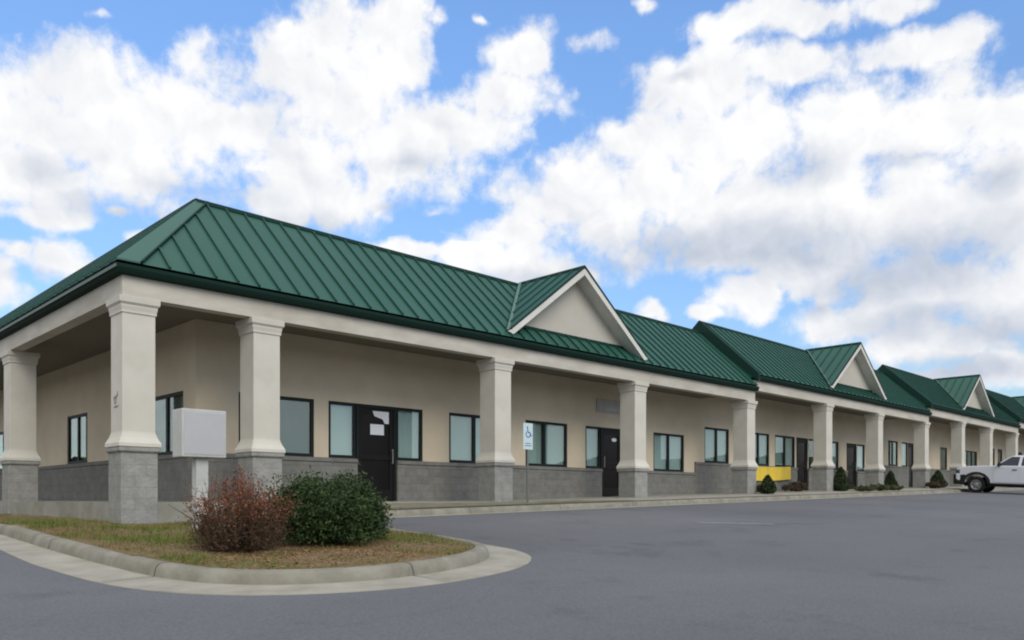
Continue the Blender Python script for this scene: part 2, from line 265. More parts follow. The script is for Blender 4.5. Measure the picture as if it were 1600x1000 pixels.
def soil_mat():
    m = mat('planting_soil', (.12, .08, .05), .95, .1)
    nt = m.node_tree; N = nt.nodes; L = nt.links; b = N['Principled BSDF']; tc = N.new('ShaderNodeTexCoord')
    n = N.new('ShaderNodeTexNoise'); n.inputs['Scale'].default_value = 1.5; n.inputs['Detail'].default_value = 8; n.inputs['Roughness'].default_value = .65; L.new(tc.outputs['Object'], n.inputs['Vector'])
    cr = N.new('ShaderNodeValToRGB'); e = cr.color_ramp.elements
    e[0].position = .30; e[0].color = (.075, .10, .025, 1); e[1].position = .70; e[1].color = (.22, .17, .12, 1)
    k = e.new(.46); k.color = (.15, .12, .055, 1); k = e.new(.58); k.color = (.20, .15, .09, 1)
    L.new(n.outputs['Fac'], cr.inputs[0])
    n2 = N.new('ShaderNodeTexNoise'); n2.inputs['Scale'].default_value = 40; n2.inputs['Detail'].default_value = 6; L.new(tc.outputs['Object'], n2.inputs['Vector'])
    r = N.new('ShaderNodeMapRange'); r.inputs[1].default_value = .3; r.inputs[2].default_value = .7; r.inputs[3].default_value = .6; r.inputs[4].default_value = 1.4; L.new(n2.outputs['Fac'], r.inputs[0])
    vm = N.new('ShaderNodeVectorMath'); vm.operation = 'SCALE'; L.new(cr.outputs[0], vm.inputs[0]); L.new(r.outputs[0], vm.inputs['Scale']); L.new(vm.outputs[0], b.inputs['Base Color'])
    bp = N.new('ShaderNodeBump'); bp.inputs['Strength'].default_value = 1; bp.inputs['Distance'].default_value = .02; L.new(n2.outputs['Fac'], bp.inputs['Height']); L.new(bp.outputs[0], b.inputs['Normal'])
    return m
MT['soil'] = soil_mat()

# ------------------------------------------------------------------ helpers
def tag(o, label=None, cat=None, group=None, kind=None):
    if label: o['label'] = label
    if cat: o['category'] = cat
    if group: o['group'] = group
    if kind: o['kind'] = kind
    return o
def empty(name, loc=(0, 0, 0), rz=0, parent=None):
    o = bpy.data.objects.new(name, None); COL.objects.link(o); o.location = loc; o.rotation_euler = (0, 0, rz)
    o.empty_display_size = .3
    if parent: o.parent = parent
    return o
class MB:
    def __init__(s): s.v = []; s.f = []; s.m = []; s.mi = 0
    def add(s, vs, fs):
        n = len(s.v); s.v += [tuple(p) for p in vs]; s.f += [tuple(n+i for i in f) for f in fs]; s.m += [s.mi]*len(fs)
        return s
    def box(s, x0, x1, y0, y1, z0, z1):
        return s.add([(x0,y0,z0),(x1,y0,z0),(x1,y1,z0),(x0,y1,z0),(x0,y0,z1),(x1,y0,z1),(x1,y1,z1),(x0,y1,z1)],
                     [(0,3,2,1),(4,5,6,7),(0,1,5,4),(1,2,6,5),(2,3,7,6),(3,0,4,7)])
    def hexa(s, lo, hi):
        return s.add(list(lo)+list(hi), [(0,3,2,1),(4,5,6,7),(0,1,5,4),(1,2,6,5),(2,3,7,6),(3,0,4,7)])
    def prism(s, poly, off):
        """closed prism: polygon (3-D points) swept by a vector"""
        n = len(poly); q = [tuple(p[i]+off[i] for i in range(3)) for p in poly]
        return s.add(list(poly)+q, [tuple(range(n))[::-1], tuple(range(n, 2*n))] + [(i, (i+1)%n, n+(i+1)%n, n+i) for i in range(n)])
    def loft(s, rings, cap=True):
        n = len(rings[0]); vs = [p for r in rings for p in r]; fs = []
        for k in range(len(rings)-1):
            for i in range(n): fs.append((k*n+i, k*n+(i+1)%n, (k+1)*n+(i+1)%n, (k+1)*n+i))
        if cap: fs += [tuple(range(n))[::-1], tuple((len(rings)-1)*n+i for i in range(n))]
        return s.add(vs, fs)
    def tube(s, pts, r, n=8, r1=None):
        rings = []; N_ = len(pts)
        for k, p in enumerate(pts):
            p = Vector(p); a = Vector(pts[max(k-1, 0)]); b = Vector(pts[min(k+1, N_-1)]); d = (b-a).normalized()
            u = d.orthogonal().normalized() if abs(d.z) > .9 else d.cross(Vector((0, 0, 1))).normalized(); w = d.cross(u)
            rr = r if r1 is None else r + (r1-r)*k/(N_-1)
            rings.append([tuple(p + u*rr*cos(2*pi*i/n) + w*rr*sin(2*pi*i/n)) for i in range(n)])
        return s.loft(rings)
    def build(s, name, m, parent=None, smooth=False, bevel=0, recalc=True, loc=None, rz=0):
        me = bpy.data.meshes.new(name); me.from_pydata(s.v, [], s.f)
        ms = m if isinstance(m, (list, tuple)) else [m]
        for q in ms: me.materials.append(q)
        if len(ms) > 1: me.polygons.foreach_set('material_index', s.m)
        if recalc:
            bm = bmesh.new(); bm.from_mesh(me); bmesh.ops.recalc_face_normals(bm, faces=bm.faces); bm.to_mesh(me); bm.free()
        if smooth: me.polygons.foreach_set('use_smooth', [True]*len(me.polygons))
        o = bpy.data.objects.new(name, me); COL.objects.link(o)
        if parent: o.parent = parent
        if loc: o.location = loc
        o.rotation_euler = (0, 0, rz)
        if bevel:
            b = o.modifiers.new('bevel', 'BEVEL'); b.width = bevel; b.segments = 2; b.limit_method = 'ANGLE'; b.angle_limit = radians(40)
        return o
def copy_tree(o, parent=None):
    c = o.copy(); COL.objects.link(c); c.parent = parent
    for ch in list(o.children): copy_tree(ch, c)
    return c

def clamp(v, a, b): return max(a, min(b, v))
def gz(x, y):                                   # the lot climbs gently along the building and towards it
    return -1.137 + .0197*clamp(x, -25, 80) + .05*clamp(y, -5, 12.2)
def floor_z(x): return -.06 if x < 14 else -.06 + .0212*(min(x, 80)-14)

# ------------------------------------------------------------------ ground
def asphalt():
    xs = [-500, -200, -80, -25] + [-20+2.5*i for i in range(0, 40)] + [80, 120, 250, 500]
    ys = [-500, -200, -80, -30, -5] + [-4+1.62*i for i in range(10)] + [12.2, 20, 40, 120, 250, 500]
    xs = sorted(set(round(x, 3) for x in xs)); ys = sorted(set(round(y, 3) for y in ys))
    b = MB(); b.v = [(x, y, gz(x, y)) for y in ys for x in xs]; n = len(xs)
    b.f = [(j*n+i, j*n+i+1, (j+1)*n+i+1, (j+1)*n+i) for j in range(len(ys)-1) for i in range(n-1)]
    tag(b.build('asphalt_ground', MT['asphalt'], recalc=False), kind='structure')
asphalt()

MT['joint'] = mat('dark_joint', (.10, .095, .08), .95, .1)
foot = [(2.72,44),(2.72,30),(2.72,20),(2.72,14),(2.71,11.5),(2.72,9.8),(2.77,8.4),(2.88,7.3),(3.18,6.64),(3.70,6.27),(4.38,6.11),(5.12,6.18),(5.85,6.43),(6.38,6.82),(6.66,7.3),(6.76,7.9),(6.82,8.8),(6.95,9.9),(7.25,11.2),(7.75,11.95),(8.6,12.35),(9.8,12.4),(14,12.4),(30,12.4),(50,12.4),(80,12.4)]
def smooth_line(P, step):
    out = []
    for i in range(len(P)-1):
        p0 = P[max(i-1, 0)]; p1 = P[i]; p2 = P[i+1]; p3 = P[min(i+2, len(P)-1)]
        d = hypot(p2[0]-p1[0], p2[1]-p1[1]); n = max(1, int(d/step))
        straight = d > 3
        for k in range(n):
            t = k/n
            if straight: out.append((p1[0]+(p2[0]-p1[0])*t, p1[1]+(p2[1]-p1[1])*t)); continue
            out.append(tuple(.5*(2*p1[q]+(p2[q]-p0[q])*t+(2*p0[q]-5*p1[q]+4*p2[q]-p3[q])*t*t+(3*p1[q]-p0[q]-3*p2[q]+p3[q])*t**3) for q in (0, 1)))
    out.append(P[-1]); return out
FOOT = smooth_line(foot, .18)
def offset(P, d):                                # positive d: away from the road, towards the planting
    o = []
    for i, p in enumerate(P):
        a = P[max(i-1, 0)]; b = P[min(i+1, len(P)-1)]; tx, ty = b[0]-a[0], b[1]-a[1]; l = hypot(tx, ty) or 1
        dd = d(p) if callable(d) else d
        o.append((p[0]-ty/l*dd, p[1]+tx/l*dd))
    return o
def kerb_and_pan():
    prof = [(0, -.12), (0, -.004), (.01, .05), (.026, .096), (.05, .120), (.08, .128), (.15, .130), (.165, .125), (.168, -.12)]
    b = MB(); lines = [offset(FOOT, d) for d, _ in prof]
    for (d, z), L_ in zip(prof, lines): b.v += [(x, y, gz(*FOOT[i])+z) for i, (x, y) in enumerate(L_)]
    n = len(FOOT); m = len(prof)
    for k in range(m-1):
        for i in range(n-1): b.f.append((k*n+i, k*n+i+1, (k+1)*n+i+1, (k+1)*n+i))
    b.m = [0]*len(b.f)
    tag(b.build('kerb', MT['kerb'], smooth=True), kind='structure')
    w = lambda p: -.48 + .26*clamp((p[0]-6.9)/1.2, 0, 1) + .14*clamp((p[1]-9)/2.5, 0, 1)*(1 if p[0] < 4 else 0)
    A = offset(FOOT, .004); B = offset(FOOT, w); b = MB()
    b.v = [(x, y, gz(*FOOT[i])+.010) for i, (x, y) in enumerate(A)] + [(x, y, gz(x, y)+.006) for x, y in B] + [(x, y, gz(x, y)-.03) for x, y in B]
    for k in range(2):
        for i in range(n-1): b.f.append((k*n+i, k*n+i+1, (k+1)*n+i+1, (k+1)*n+i))
    b.m = [0]*len(b.f)
    tag(b.build('gutter_pan', MT['pan']), kind='structure')
    j = MB(); acc = 0; nxt = 1.2                 # sawn joints across kerb and pan
    for i in range(1, n-1):
        acc += hypot(FOOT[i][0]-FOOT[i-1][0], FOOT[i][1]-FOOT[i-1][1])
        if acc < nxt: continue
        nxt = acc+2.6
        p = Vector((*FOOT[i], 0)); t = Vector((FOOT[i+1][0]-FOOT[i-1][0], FOOT[i+1][1]-FOOT[i-1][1], 0)).normalized(); nn = Vector((-t.y, t.x, 0)); z0 = gz(*FOOT[i]); w_ = w(FOOT[i])
        L_ = [(w_+.01, .0085), (.0, .0125)]+[(d-.003 if d < .12 else d, z+.002) for d, z in prof[2:7]]
        for (d0, z1), (d1, z2) in zip(L_[:-1], L_[1:]):
            a, c = p+nn*d0, p+nn*d1; j.add([tuple((a-t*.006)[:2])+(z0+z1,), tuple((a+t*.006)[:2])+(z0+z1,), tuple((c+t*.006)[:2])+(z0+z2,), tuple((c-t*.006)[:2])+(z0+z2,)], [(0, 1, 2, 3)])
    tag(j.build('kerb_joints', MT['joint'], recalc=False), kind='structure')
kerb_and_pan()
def inside(x, y, P):
    c = False; j = len(P)-1
    for i in range(len(P)):
        if (P[i][1] > y) != (P[j][1] > y) and x < (P[j][0]-P[i][0])*(y-P[i][1])/(P[j][1]-P[i][1])+P[i][0]: c = not c
        j = i
    return c
BED = [p for p in offset(FOOT, .10) if p[1] < 13.9 and p[0] < 9.2]
BED = [(2.82, 13.9)] + [p for p in BED if p[1] < 13.8] + [(9.2, 13.9)]
BED_IN = [p for p in offset(FOOT, .22) if p[1] < 13.9 and p[0] < 8.9]
BED_IN = [(2.92, 13.7)] + [p for p in BED_IN if p[1] < 13.6] + [(8.9, 13.7)]
def hump(x, y): return .035*sin(x*2.1+1)*sin(y*1.7) + .02*sin(x*5+y*3)
def bed_z(x, y):
    z = gz(x, y)+.112+.5*hump(x, y)
    t = clamp((y-11.2)/2.4, 0, 1); t2 = clamp((x-3.0)/1.5, 0, 1) if y > 12 else 1
    zb = -.45 + .0*x if x < 6 else -.45+.10*(x-6)
    return z*(1-t*t2)+ (zb+.4*hump(x, y))*t*t2 if y < 13.9 else z
def planting_bed():
    s = .07; nx, ny = int(6.5/s), int(8/s); b = MB(); idx = {}
    def vid(i, j):
        if (i, j) not in idx:
            x, y = 2.75+i*s, 6.2+j*s; ins = inside(x, y, BED)
            idx[(i, j)] = len(b.v); b.v.append((x, y, bed_z(x, y) if ins else gz(x, y)-.15))
        return idx[(i, j)]
    for i in range(nx):
        for j in range(ny):
            c = [(2.75+(i+a)*s, 6.2+(j+d)*s) for a in (0, 1) for d in (0, 1)]
            if any(inside(*p, BED) for p in c): b.f.append((vid(i, j), vid(i+1, j), vid(i+1, j+1), vid(i, j+1)))
    for j in range(22):                          # the strip beside the short front
        y0, y1 = 13.85+j*1.4, 13.85+(j+1)*1.4
        b.add([(2.84, y0, gz(2.8, y0)+.12), (4.8, y0, gz(4.8, y0)+.03), (4.8, y1, gz(4.8, y1)+.05+.05*(j > 0)), (2.84, y1, gz(2.8, y1)+.12)], [(0, 1, 2, 3)])
    b.m = [0]*len(b.f)
    tag(b.build('planting_bed_soil', MT['soil'], smooth=True), kind='structure')
planting_bed()
def walkway():
    b = MB(); xs = [8.9+.75*i for i in range(95)]; n = len(xs)
    rows = [(12.565, .146, 0), (13.2, .5, 1), (13.82, 1, 1)]
    for y, t, q in rows:
        for x in xs:
            lo = gz(x, 12.4)+.146; hi = floor_z(x)-.012
            b.v.append((x, y, lo if q == 0 else lo+(hi-lo)*t))
    for k in range(2):
        for i in range(n-1): b.f.append((k*n+i, k*n+i+1, (k+1)*n+i+1, (k+1)*n+i))
    b.m = [0]*len(b.f)
    tag(b.build('walkway', MT['concrete']), kind='structure')
    v = MB(); xs = [8.95+.5*i for i in range(17)]; n = len(xs)                # worn grass verge between walk and kerb
    for y, t in ((12.62, .06), (13.15, .5), (13.5, .75)):
        for x in xs:
            lo = gz(x, 12.4)+.146; hi = floor_z(x)-.012; tp = clamp((17-x)/1.2, 0, 1)
            v.v.append((x, 12.62+(y-12.62)*tp, lo+(hi-lo)*t*tp+.008))
    for k in range(2):
        for i in range(n-1): v.f.append((k*n+i, k*n+i+1, (k+1)*n+i+1, (k+1)*n+i))
    v.m = [0]*len(v.f)
    tag(v.build('worn_verge', MT['verge']), kind='structure')
MT['verge'] = mat('worn_verge_ground', (.24, .225, .17), .95, .1, var=(.17, .165, .105), vscale=2.5, bump=.4, bscale=30)
walkway()
def stall_lines():
    def ln(x0, y0, x1, y1, w, m, n=8):
        b = MB(); d = Vector((y1-y0, x0-x1)).normalized()*w/2
        for i in range(n+1):
            x, y = x0+(x1-x0)*i/n, y0+(y1-y0)*i/n
            for s in (-1, 1): px, py = x+d.x*s, y+d.y*s; b.v.append((px, py, gz(px, py)+.005))
        b.f = [(2*i, 2*i+1, 2*i+3, 2*i+2) for i in range(n)]; b.m = [0]*n
        tag(b.build('painted_line', MT[m]), kind='structure')
    ln(13.25, 8.45, 14.3, 7.45, .24, 'line')
    ln(14.0, 8.0, 15.3, 7.0, .10, 'line_faint')
    ln(14.9, 11.9, 15.5, 11.1, .07, 'line_faint')
MT['line_faint'] = mat('faded_white_paint', (.16, .162, .17), .88, .2, var=(.21, .212, .215), vscale=4)
stall_lines()

# ------------------------------------------------------------------ building
CW = .53; CY = 13.90; CX = 4.81; WY = 16.04; WX = 6.95
SILL, HEAD = .933, 2.223
def sq(cx, cy, h, z): return [(cx-h, cy-h, z), (cx+h, cy-h, z), (cx+h, cy+h, z), (cx-h, cy+h, z)]
def column(x, y, parent, top=3.316, zst=.855, zb=-.25):
    """x, y: the shaft's outer corner; built about the column's centre line"""
    cx, cy = x+CW/2, y+CW/2; h = CW/2; c = empty('column', (cx, cy, 0), parent=parent)
    MB().loft([sq(0, 0, h, zst+.24), sq(0, 0, h, top-.26)]).build('shaft', MT['column'], c, bevel=.008)
    MB().loft([sq(0, 0, h-.02, top-.285), sq(0, 0, h+.018, top-.265), sq(0, 0, h+.018, top-.225), sq(0, 0, h+.03, top-.165), sq(0, 0, h+.03, top-.135), sq(0, 0, h+.06, top-.10), sq(0, 0, h+.065, top-.001)]).build('capital', MT['column'], c, bevel=.006)
    MB().loft([sq(0, 0, h+.075, zst), sq(0, 0, h+.075, zst+.06), sq(0, 0, h+.055, zst+.10), sq(0, 0, h+.028, zst+.155), sq(0, 0, h+.008, zst+.215), sq(0, 0, h-.004, zst+.27)]).build('base_moulding', MT['column'], c, bevel=.006)
    MB().loft([sq(0, 0, h+.03, zb), sq(0, 0, h+.03, zst-.10), sq(0, 0, h+.065, zst-.075), sq(0, 0, h+.065, zst-.003)]).build('stone_plinth', MT['block'], c, bevel=.012)
    return c

def T_front(u, d, z): return (u, WY+d, z)
def T_left(u, d, z): return (WX+d, u, z)
def tbox(b, T, u0, u1, d0, d1, z0, z1):
    P = [T(u, d, z) for z in (z0, z1) for (u, d) in ((u0, d0), (u1, d0), (u1, d1), (u0, d1))]
    return b.hexa(P[:4], P[4:])
def wall_sheet(T, u0, u1, z0, z1, holes, d0=0, d1=.2):
    b = MB(); us = sorted(set([u0, u1]+[q for h in holes for q in h[:2]])); zs = sorted(set([z0, z1]+[q for h in holes for q in h[2:]]))
    for i in range(len(us)-1):
        for j in range(len(zs)-1):
            um, zm = (us[i]+us[i+1])/2, (zs[j]+zs[j+1])/2
            if any(h[0] < um < h[1] and h[2] < zm < h[3] for h in holes): continue
            for d in (d0, d1): b.add([T(us[i], d, zs[j]), T(us[i+1], d, zs[j]), T(us[i+1], d, zs[j+1]), T(us[i], d, zs[j+1])], [(0, 1, 2, 3)])
    for h in holes:
        a, c, e, g = h; e = max(e, z0)
        for (p, q) in (((a, e), (a, g)), ((c, e), (c, g)), ((a, g), (c, g)), ((a, e), (c, e))):
            b.add([T(p[0], d0, p[1]), T(p[0], d1, p[1]), T(q[0], d1, q[1]), T(q[0], d0, q[1])], [(0, 1, 2, 3)])
    return b
def window(parent, T, u0, u1, z0, z1, mull=(), blind='blind', cover=1.0):
    f = MB(); e = .07; d0, d1 = .02, .09
    tbox(f, T, u0, u1, d0, d1, z1-e, z1); tbox(f, T, u0, u1, d0, d1, z0, z0+e)
    us = [u0]+list(mull)+[u1]
    for k, u in enumerate(us):
        a, c = (u, u+e) if k == 0 else (u-e, u) if k == len(us)-1 else (u-.05, u+.05)
        tbox(f, T, a, c, d0+.002*(1+(k % 2)), d1-.002, z0+e, z1-e)
    o = f.build('window', MT['frame'], parent)
    edges = []
    for k in range(len(us)-1):
        a = us[k]+(e if k == 0 else .04); c = us[k+1]-(e if k == len(us)-2 else .04)
        g = MB(); tbox(g, T, a, c, .050, .058, z0+e, z1-e); g.build('pane', MT['glass'], o)
    if blind:
        s = MB(); a, c = u0+.03, u1-.03; zt = z1-.03; zb = z1-(z1-z0)*cover+.03
        n = max(4, int((c-a)/.09)); n += n % 2; w = (c-a)/n
        for k in range(n+1):                        # gently pleated vertical blind
            d = .12+.010*(k % 2)+.004*sin(k*2.3); s.v += [T(a+k*w, d, zb), T(a+k*w, d, zt)]
        s.f = [(2*k, 2*k+2, 2*k+3, 2*k+1) for k in range(n)]; s.m = [0]*n
        s.build('blind', MT[blind], o)
    return o
def door(parent, T, u0, u1, z0, z1, trans=.0, hinge=1):
    f = MB(); e = .07
    tbox(f, T, u0-.05, u0+.02, .01, .11, z0, z1); tbox(f, T, u1-.02, u1+.05, .01, .11, z0, z1); tbox(f, T, u0+.02, u1-.02, .01, .11, z1-.07, z1)
    o = f.build('door', MT['frame'], parent)
    l = MB(); a, c = u0+.025, u1-.025; zt = z1-.08
    tbox(l, T, a, a+.11, .03, .08, z0+.02, zt); tbox(l, T, c-.11, c, .03, .08, z0+.02, zt); tbox(l, T, a+.11, c-.11, .03, .08, zt-.13, zt); tbox(l, T, a+.11, c-.11, .03, .08, z0+.02, z0+.27)
    tbox(l, T, a+.11, c-.11, .033, .077, z0+1.0, z0+1.1)
    l.build('door_leaf', MT['doorpanel'], o)
    g = MB(); tbox(g, T, a+.11, c-.11, .050, .058, z0+.27, z0+1.0); tbox(g, T, a+.11, c-.11, .050, .058, z0+1.1, zt-.13); g.build('glass', MT['darkglass'], o)
    h = MB(); hu = c-.06 if hinge > 0 else a+.06
    tbox(h, T, hu-.012, hu+.012, -.04, -.02, z0+.9, z0+1.25); tbox(h, T, hu-.012, hu+.012, -.02, .03, z0+.92, z0+.94); tbox(h, T, hu-.012, hu+.012, -.02, .03, z0+1.21, z0+1.23)
    h.build('handle', MT['rim'], o)
    return o

RISE = .926; EY = 13.775; EZ = 3.853; RY = 16.08; RZ = 5.98
def section(name, label, x0, x1, dz, cols, wx0, wx1, wins, doors, gable, first=False, yback=30, panels=()):
    S = empty(name, (x0, CY, 0)); tag(S, label, 'building', 'stepped sections of the long strip building')
    P = empty('x', (0, 0, 0)); bpy.data.objects.remove(P)
    made = []
    def part(b, nm, m, **k):
        o = b.build(nm, m, None, **k); made.append(o); return o
    # --- walls
    holes = []
    zf = min(floor_z(wx0), floor_z(wx1))-.5; sz = SILL+dz; hz = HEAD+dz; top = 3.60+dz
    for w in wins: holes.append((w[0], w[1], sz, hz))
    for d in doors: holes.append((d[0]-.05, d[1]+.05, floor_z((d[0]+d[1])/2), hz))
    # a door and its sidelights share one opening: merge the touching ones on the upper part
    xl = WX if first else wx0
    part(wall_sheet(T_front, xl, wx1, sz, top, [(h[0], h[1], max(h[2], sz), h[3]) for h in holes]), 'wall', MT['stucco'])
    stone = MB(); cuts = sorted((d[0]-.05, d[1]+.05) for d in doors); u = xl-(.07 if first else 0)
    def stone_run(T, a, c, b):
        tbox(b, T, a, c, -.045, .2, zf, sz-.11)
        P4 = [T(a, .2, sz-.11), T(c, .2, sz-.11), T(c, -.045, sz-.11), T(a, -.045, sz-.11)]
        Q4 = [T(a, .2, sz-.09), T(c, .2, sz-.09), T(c, -.075, sz-.09), T(a, -.075, sz-.09)]
        R4 = [T(a, .2, sz-.03), T(c, .2, sz-.03), T(c, -.075, sz-.03), T(a, -.075, sz-.03)]
        U4 = [T(a, .2, sz), T(c, .2, sz), T(c, -.02, sz-.001), T(a, -.02, sz-.001)]
        b.loft([P4, Q4, R4, U4])
    for a, c in cuts:
        stone_run(T_front, u, a, stone); u = c
    stone_run(T_front, u, wx1, stone)
    if first: stone_run(T_left, WY-.07, yback, stone)
    part(stone, 'stone_base', MT['block_shaded'])
    if first:
        part(wall_sheet(T_left, WY, yback, sz, top, [(a, c, sz, hz) for a, c, _ in LEFTWIN]), 'wall', MT['stucco'])
        for a, c, bl in LEFTWIN: made.append(window(None, T_left, a, c, sz+.002, hz, ((a+c)/2,), bl))
    b = MB(); b.box(xl+.22, x1-.02, yback-.2, yback, zf, top+.2); b.box(x1-.2, x1-.02, WY+.25, yback-.2, zf, top+.2)
    if not first: b.box(x0+.02, x0+.2, WY+.25, yback-.2, zf, top+.2)
    else: b.box(WX+.22, WX+.4, WY+9, yback-.2, zf, zf+.2)
    part(b, 'rear_wall', MT['interior'])
    part(MB().box(WX+.2 if first else x0+.2, x1-.2, WY+.2, yback-.2, floor_z(x0)-.35, floor_z(x0)-.02), 'indoor_floor', MT['interior'])
    # --- windows and doors
    for w in wins: made.append(window(None, T_front, w[0], w[1], sz+.002, hz, w[2], w[3], w[4] if len(w) > 4 else 1.0))
    for d in doors: made.append(door(None, T_front, d[0], d[1], floor_z((d[0]+d[1])/2)+.002, hz-.002, hinge=d[2]))
    # --- porch floor slab
    b = MB(); xs = [x0-(.005 if first else 0)]+[x0+1.5*i for i in range(1, int((x1-x0)/1.5))]+[x1]
    for i in range(len(xs)-1):
        a, c = xs[i], xs[i+1]; za, zc = floor_z(a), floor_z(c)
        lo = -.62 if first and a < 13 else min(za, zc)-.4
        b.hexa([(a, CY-.005, lo), (c, CY-.005, lo), (c, WY+.1, lo), (a, WY+.1, lo)], [(a, CY-.005, za), (c, CY-.005, zc), (c, WY+.1, zc), (a, WY+.1, za)])
    if first: b.box(x0-.005, WX+.1, WY+.101, yback, -.62, -.06)
    part(b, 'porch_slab', MT['slab'])
    # --- columns
    for (cx, cy, tp, st, zb) in cols: made.append(column(cx, cy, None, tp+dz, st+dz, zb))
    # --- beam
    bb, bt = 3.316+dz, 3.66+dz
    b = MB(); b.box(x0, x1, CY, CY+.24, bb, bt)
    if first: b.box(CX, CX+.24, CY+.242, yback, bb, bt)
    part(b, 'beam', MT['beam'], bevel=.006)
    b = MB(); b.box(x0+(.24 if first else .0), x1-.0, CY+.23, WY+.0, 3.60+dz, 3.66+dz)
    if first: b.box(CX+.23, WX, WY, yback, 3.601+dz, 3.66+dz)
    part(b, 'porch_ceiling', MT['soffit'])
    # --- roof
    e = EZ+dz; r = RZ+dz; b = MB(); t = .07
    xe = 4.685 if first else x0; xr = 6.99 if first else x0
    F = [(xe, EY, e), (x1, EY, e), (x1, RY, r), (xr, RY, r)]
    if not first: F = [(x0-.03, EY, e), (x1, EY, e), (x1, RY, r), (x0-.03, RY, r)]
    b.add(F, [(0, 1, 2, 3)]); yb = 18.3
    X0 = F[0][0]
    if first:
        b.add([(xe, EY, e), (xr, RY, r), (xr, yback, r), (xe, yback, e)], [(0, 1, 2, 3)])
        b.add([(xr, RY, r), (x1, RY, r), (x1, yb, e+.1), (9.2, yb, e+.1)], [(0, 1, 2, 3)])
        b.add([(xr, RY, r), (9.2, yb, e+.1), (9.2, yback, e+.1), (xr, yback, r)], [(0, 1, 2, 3)])
        b.add([(9.2, yb, e+.1), (x1, yb, e+.1), (x1, yback, e+.1), (9.2, yback, e+.1)], [(0, 1, 2, 3)])
        b.add([(xe, yback, e), (xr, yback, r), (9.2, yback, e+.1)], [(0, 1, 2)])
    else:
        b.add([(X0, RY, r), (x1, RY, r), (x1, yb, e+.1), (X0, yb, e+.1)], [(0, 1, 2, 3)])
        b.add([(X0, yb, e+.1), (x1, yb, e+.1), (x1, yback, e+.1), (X0, yback, e+.1)], [(0, 1, 2, 3)])
        b.add([(X0, EY, e-.1), (X0, RY, r-.1), (X0, yb, e), (X0, EY+.5, e-.1)], [(0, 1, 2, 3)])
        b.add([(X0, EY, e), (X0, EY, e-.1), (X0, RY, r-.1), (X0, RY, r)], [(0, 1, 2, 3)])
        b.add([(X0, RY, r), (X0, RY, r-.1), (X0, yb, e), (X0, yb, e+.1)], [(0, 1, 2, 3)])
    b.add([(x1, EY, e), (x1, RY, r), (x1, yb, e+.1)], [(0, 1, 2)])
    b.mi = 1
    nrm = Vector((0, -(r-e), RY-EY)).normalized(); sw, sh = .014, .042
    def seam(b, p, q, across, n_):
        p, q, a_, n_ = Vector(p), Vector(q), Vector(across)*sw, Vector(n_)
        b.hexa([p-a_-n_*.01, p+a_-n_*.01, q+a_-n_*.01, q-a_-n_*.01], [p-a_+n_*sh, p+a_+n_*sh, q+a_+n_*sh, q-a_+n_*sh])
    gx, gh = gable; gfoot = gh; yg = 13.86; ztip = RZ+dz
    x = x0+.32 if first else x0+.28
    while x < x1-.1:
        if first and x < xr+.2: k = (x-xe-.36)/(xr-xe-.16)
        else: k = 1
        s0 = 0.0
        if k > .06: seam(b, (x, EY+.005, e+.005), (x, EY+(RY-EY)*k-.03, e+(r-e)*k-.03), (1, 0, 0), nrm)
        x += .405
    if first:
        nl = Vector((-(r-e), 0, RY-EY)).normalized(); y = EY+.35
        while y < yback-.1:
            k = min(1, (y-EY)/(RY-EY))
            if k > .06: seam(b, (xe+.005, y, e+.005), (xe+(xr-xe)*k-.03, y, e+(r-e)*k-.03), (0, 1, 0), nl)
            y += .405
    ro = part(b, 'roof', [MT['roof'], MT['seam']])
    rc = MB()
    def cap(p, q, w=.09, h=.05):
        p, q = Vector(p), Vector(q); d = (q-p).normalized(); s_ = d.cross(Vector((0, 0, 1))).normalized()*w
        up = Vector((0, 0, 1))
        R = []
        for c in (p, q): R.append([tuple(c-s_-up*.06), tuple(c-s_*.9+up*.01), tuple(c+up*h), tuple(c+s_*.9+up*.01), tuple(c+s_-up*.06)])
        rc.loft(R)
    cap((xr-.03, RY, r), (x1, RY, r))
    if first: cap((xr, RY-.02, r), (xr, yback, r))
    if not first:
        # closed verge where this section stands above the lower one
        n_ = nrm; p, q = Vector((x0-.06, EY-.02, e)), Vector((x0-.06, RY, r)); ex = Vector((.14, 0, 0)); dn = Vector((0, 0, -.42))
        rc.hexa([p+dn*.55, p+ex+dn*.55, q+ex+dn, q+dn], [p+Vector((0, 0, .05)), p+ex+Vector((0, 0, .05)), q+ex+Vector((0, 0, .05)), q+Vector((0, 0, .05))])
        p2 = Vector((x0-.06, yb, e+.1)); rc.hexa([q+dn, q+ex+dn, p2+ex+dn, p2+dn], [q+Vector((0, .001, .05)), q+ex+Vector((0, .001, .05)), p2+ex+Vector((0, 0, .05)), p2+Vector((0, 0, .05))])
    if first:                                    # broad smooth flashing down the hip
        hf = MB(); up = Vector((0, 0, .03)); A = Vector((xe-.01, EY-.01, e)); B = Vector((xe+.36, EY-.01, e)); Cc = Vector((xr+.20, RY, r)); D = Vector((xr, RY, r))
        hf.hexa([A, B, Cc, D], [A+up, B+up, Cc+up, D+up]); o = hf.build('hip_flashing', MT['flash'], None); o.parent = ro
        nn = nrm*.055; B2 = B+Vector((.03, 0, 0)); C2 = Cc+Vector((.03, 0, 0)); rc.hexa([B, B2, C2, Cc], [B+nn, B2+nn, C2+nn, Cc+nn])
    rco = rc.build('ridge_cap', MT['ridge'], None); rco.parent = ro
    # --- gutter
    b = MB(); gp = [(.20, 3.655), (.005, 3.655), (-.035, 3.665), (-.055, 3.70), (-.075, 3.745), (-.075, 3.80), (-.06, 3.802), (-.055, 3.755), (.03, 3.75), (.03, 3.835), (-.0, 3.852), (.10, 3.86)]
    gp = [(EY+.045+a, z+dz) for a, z in gp]
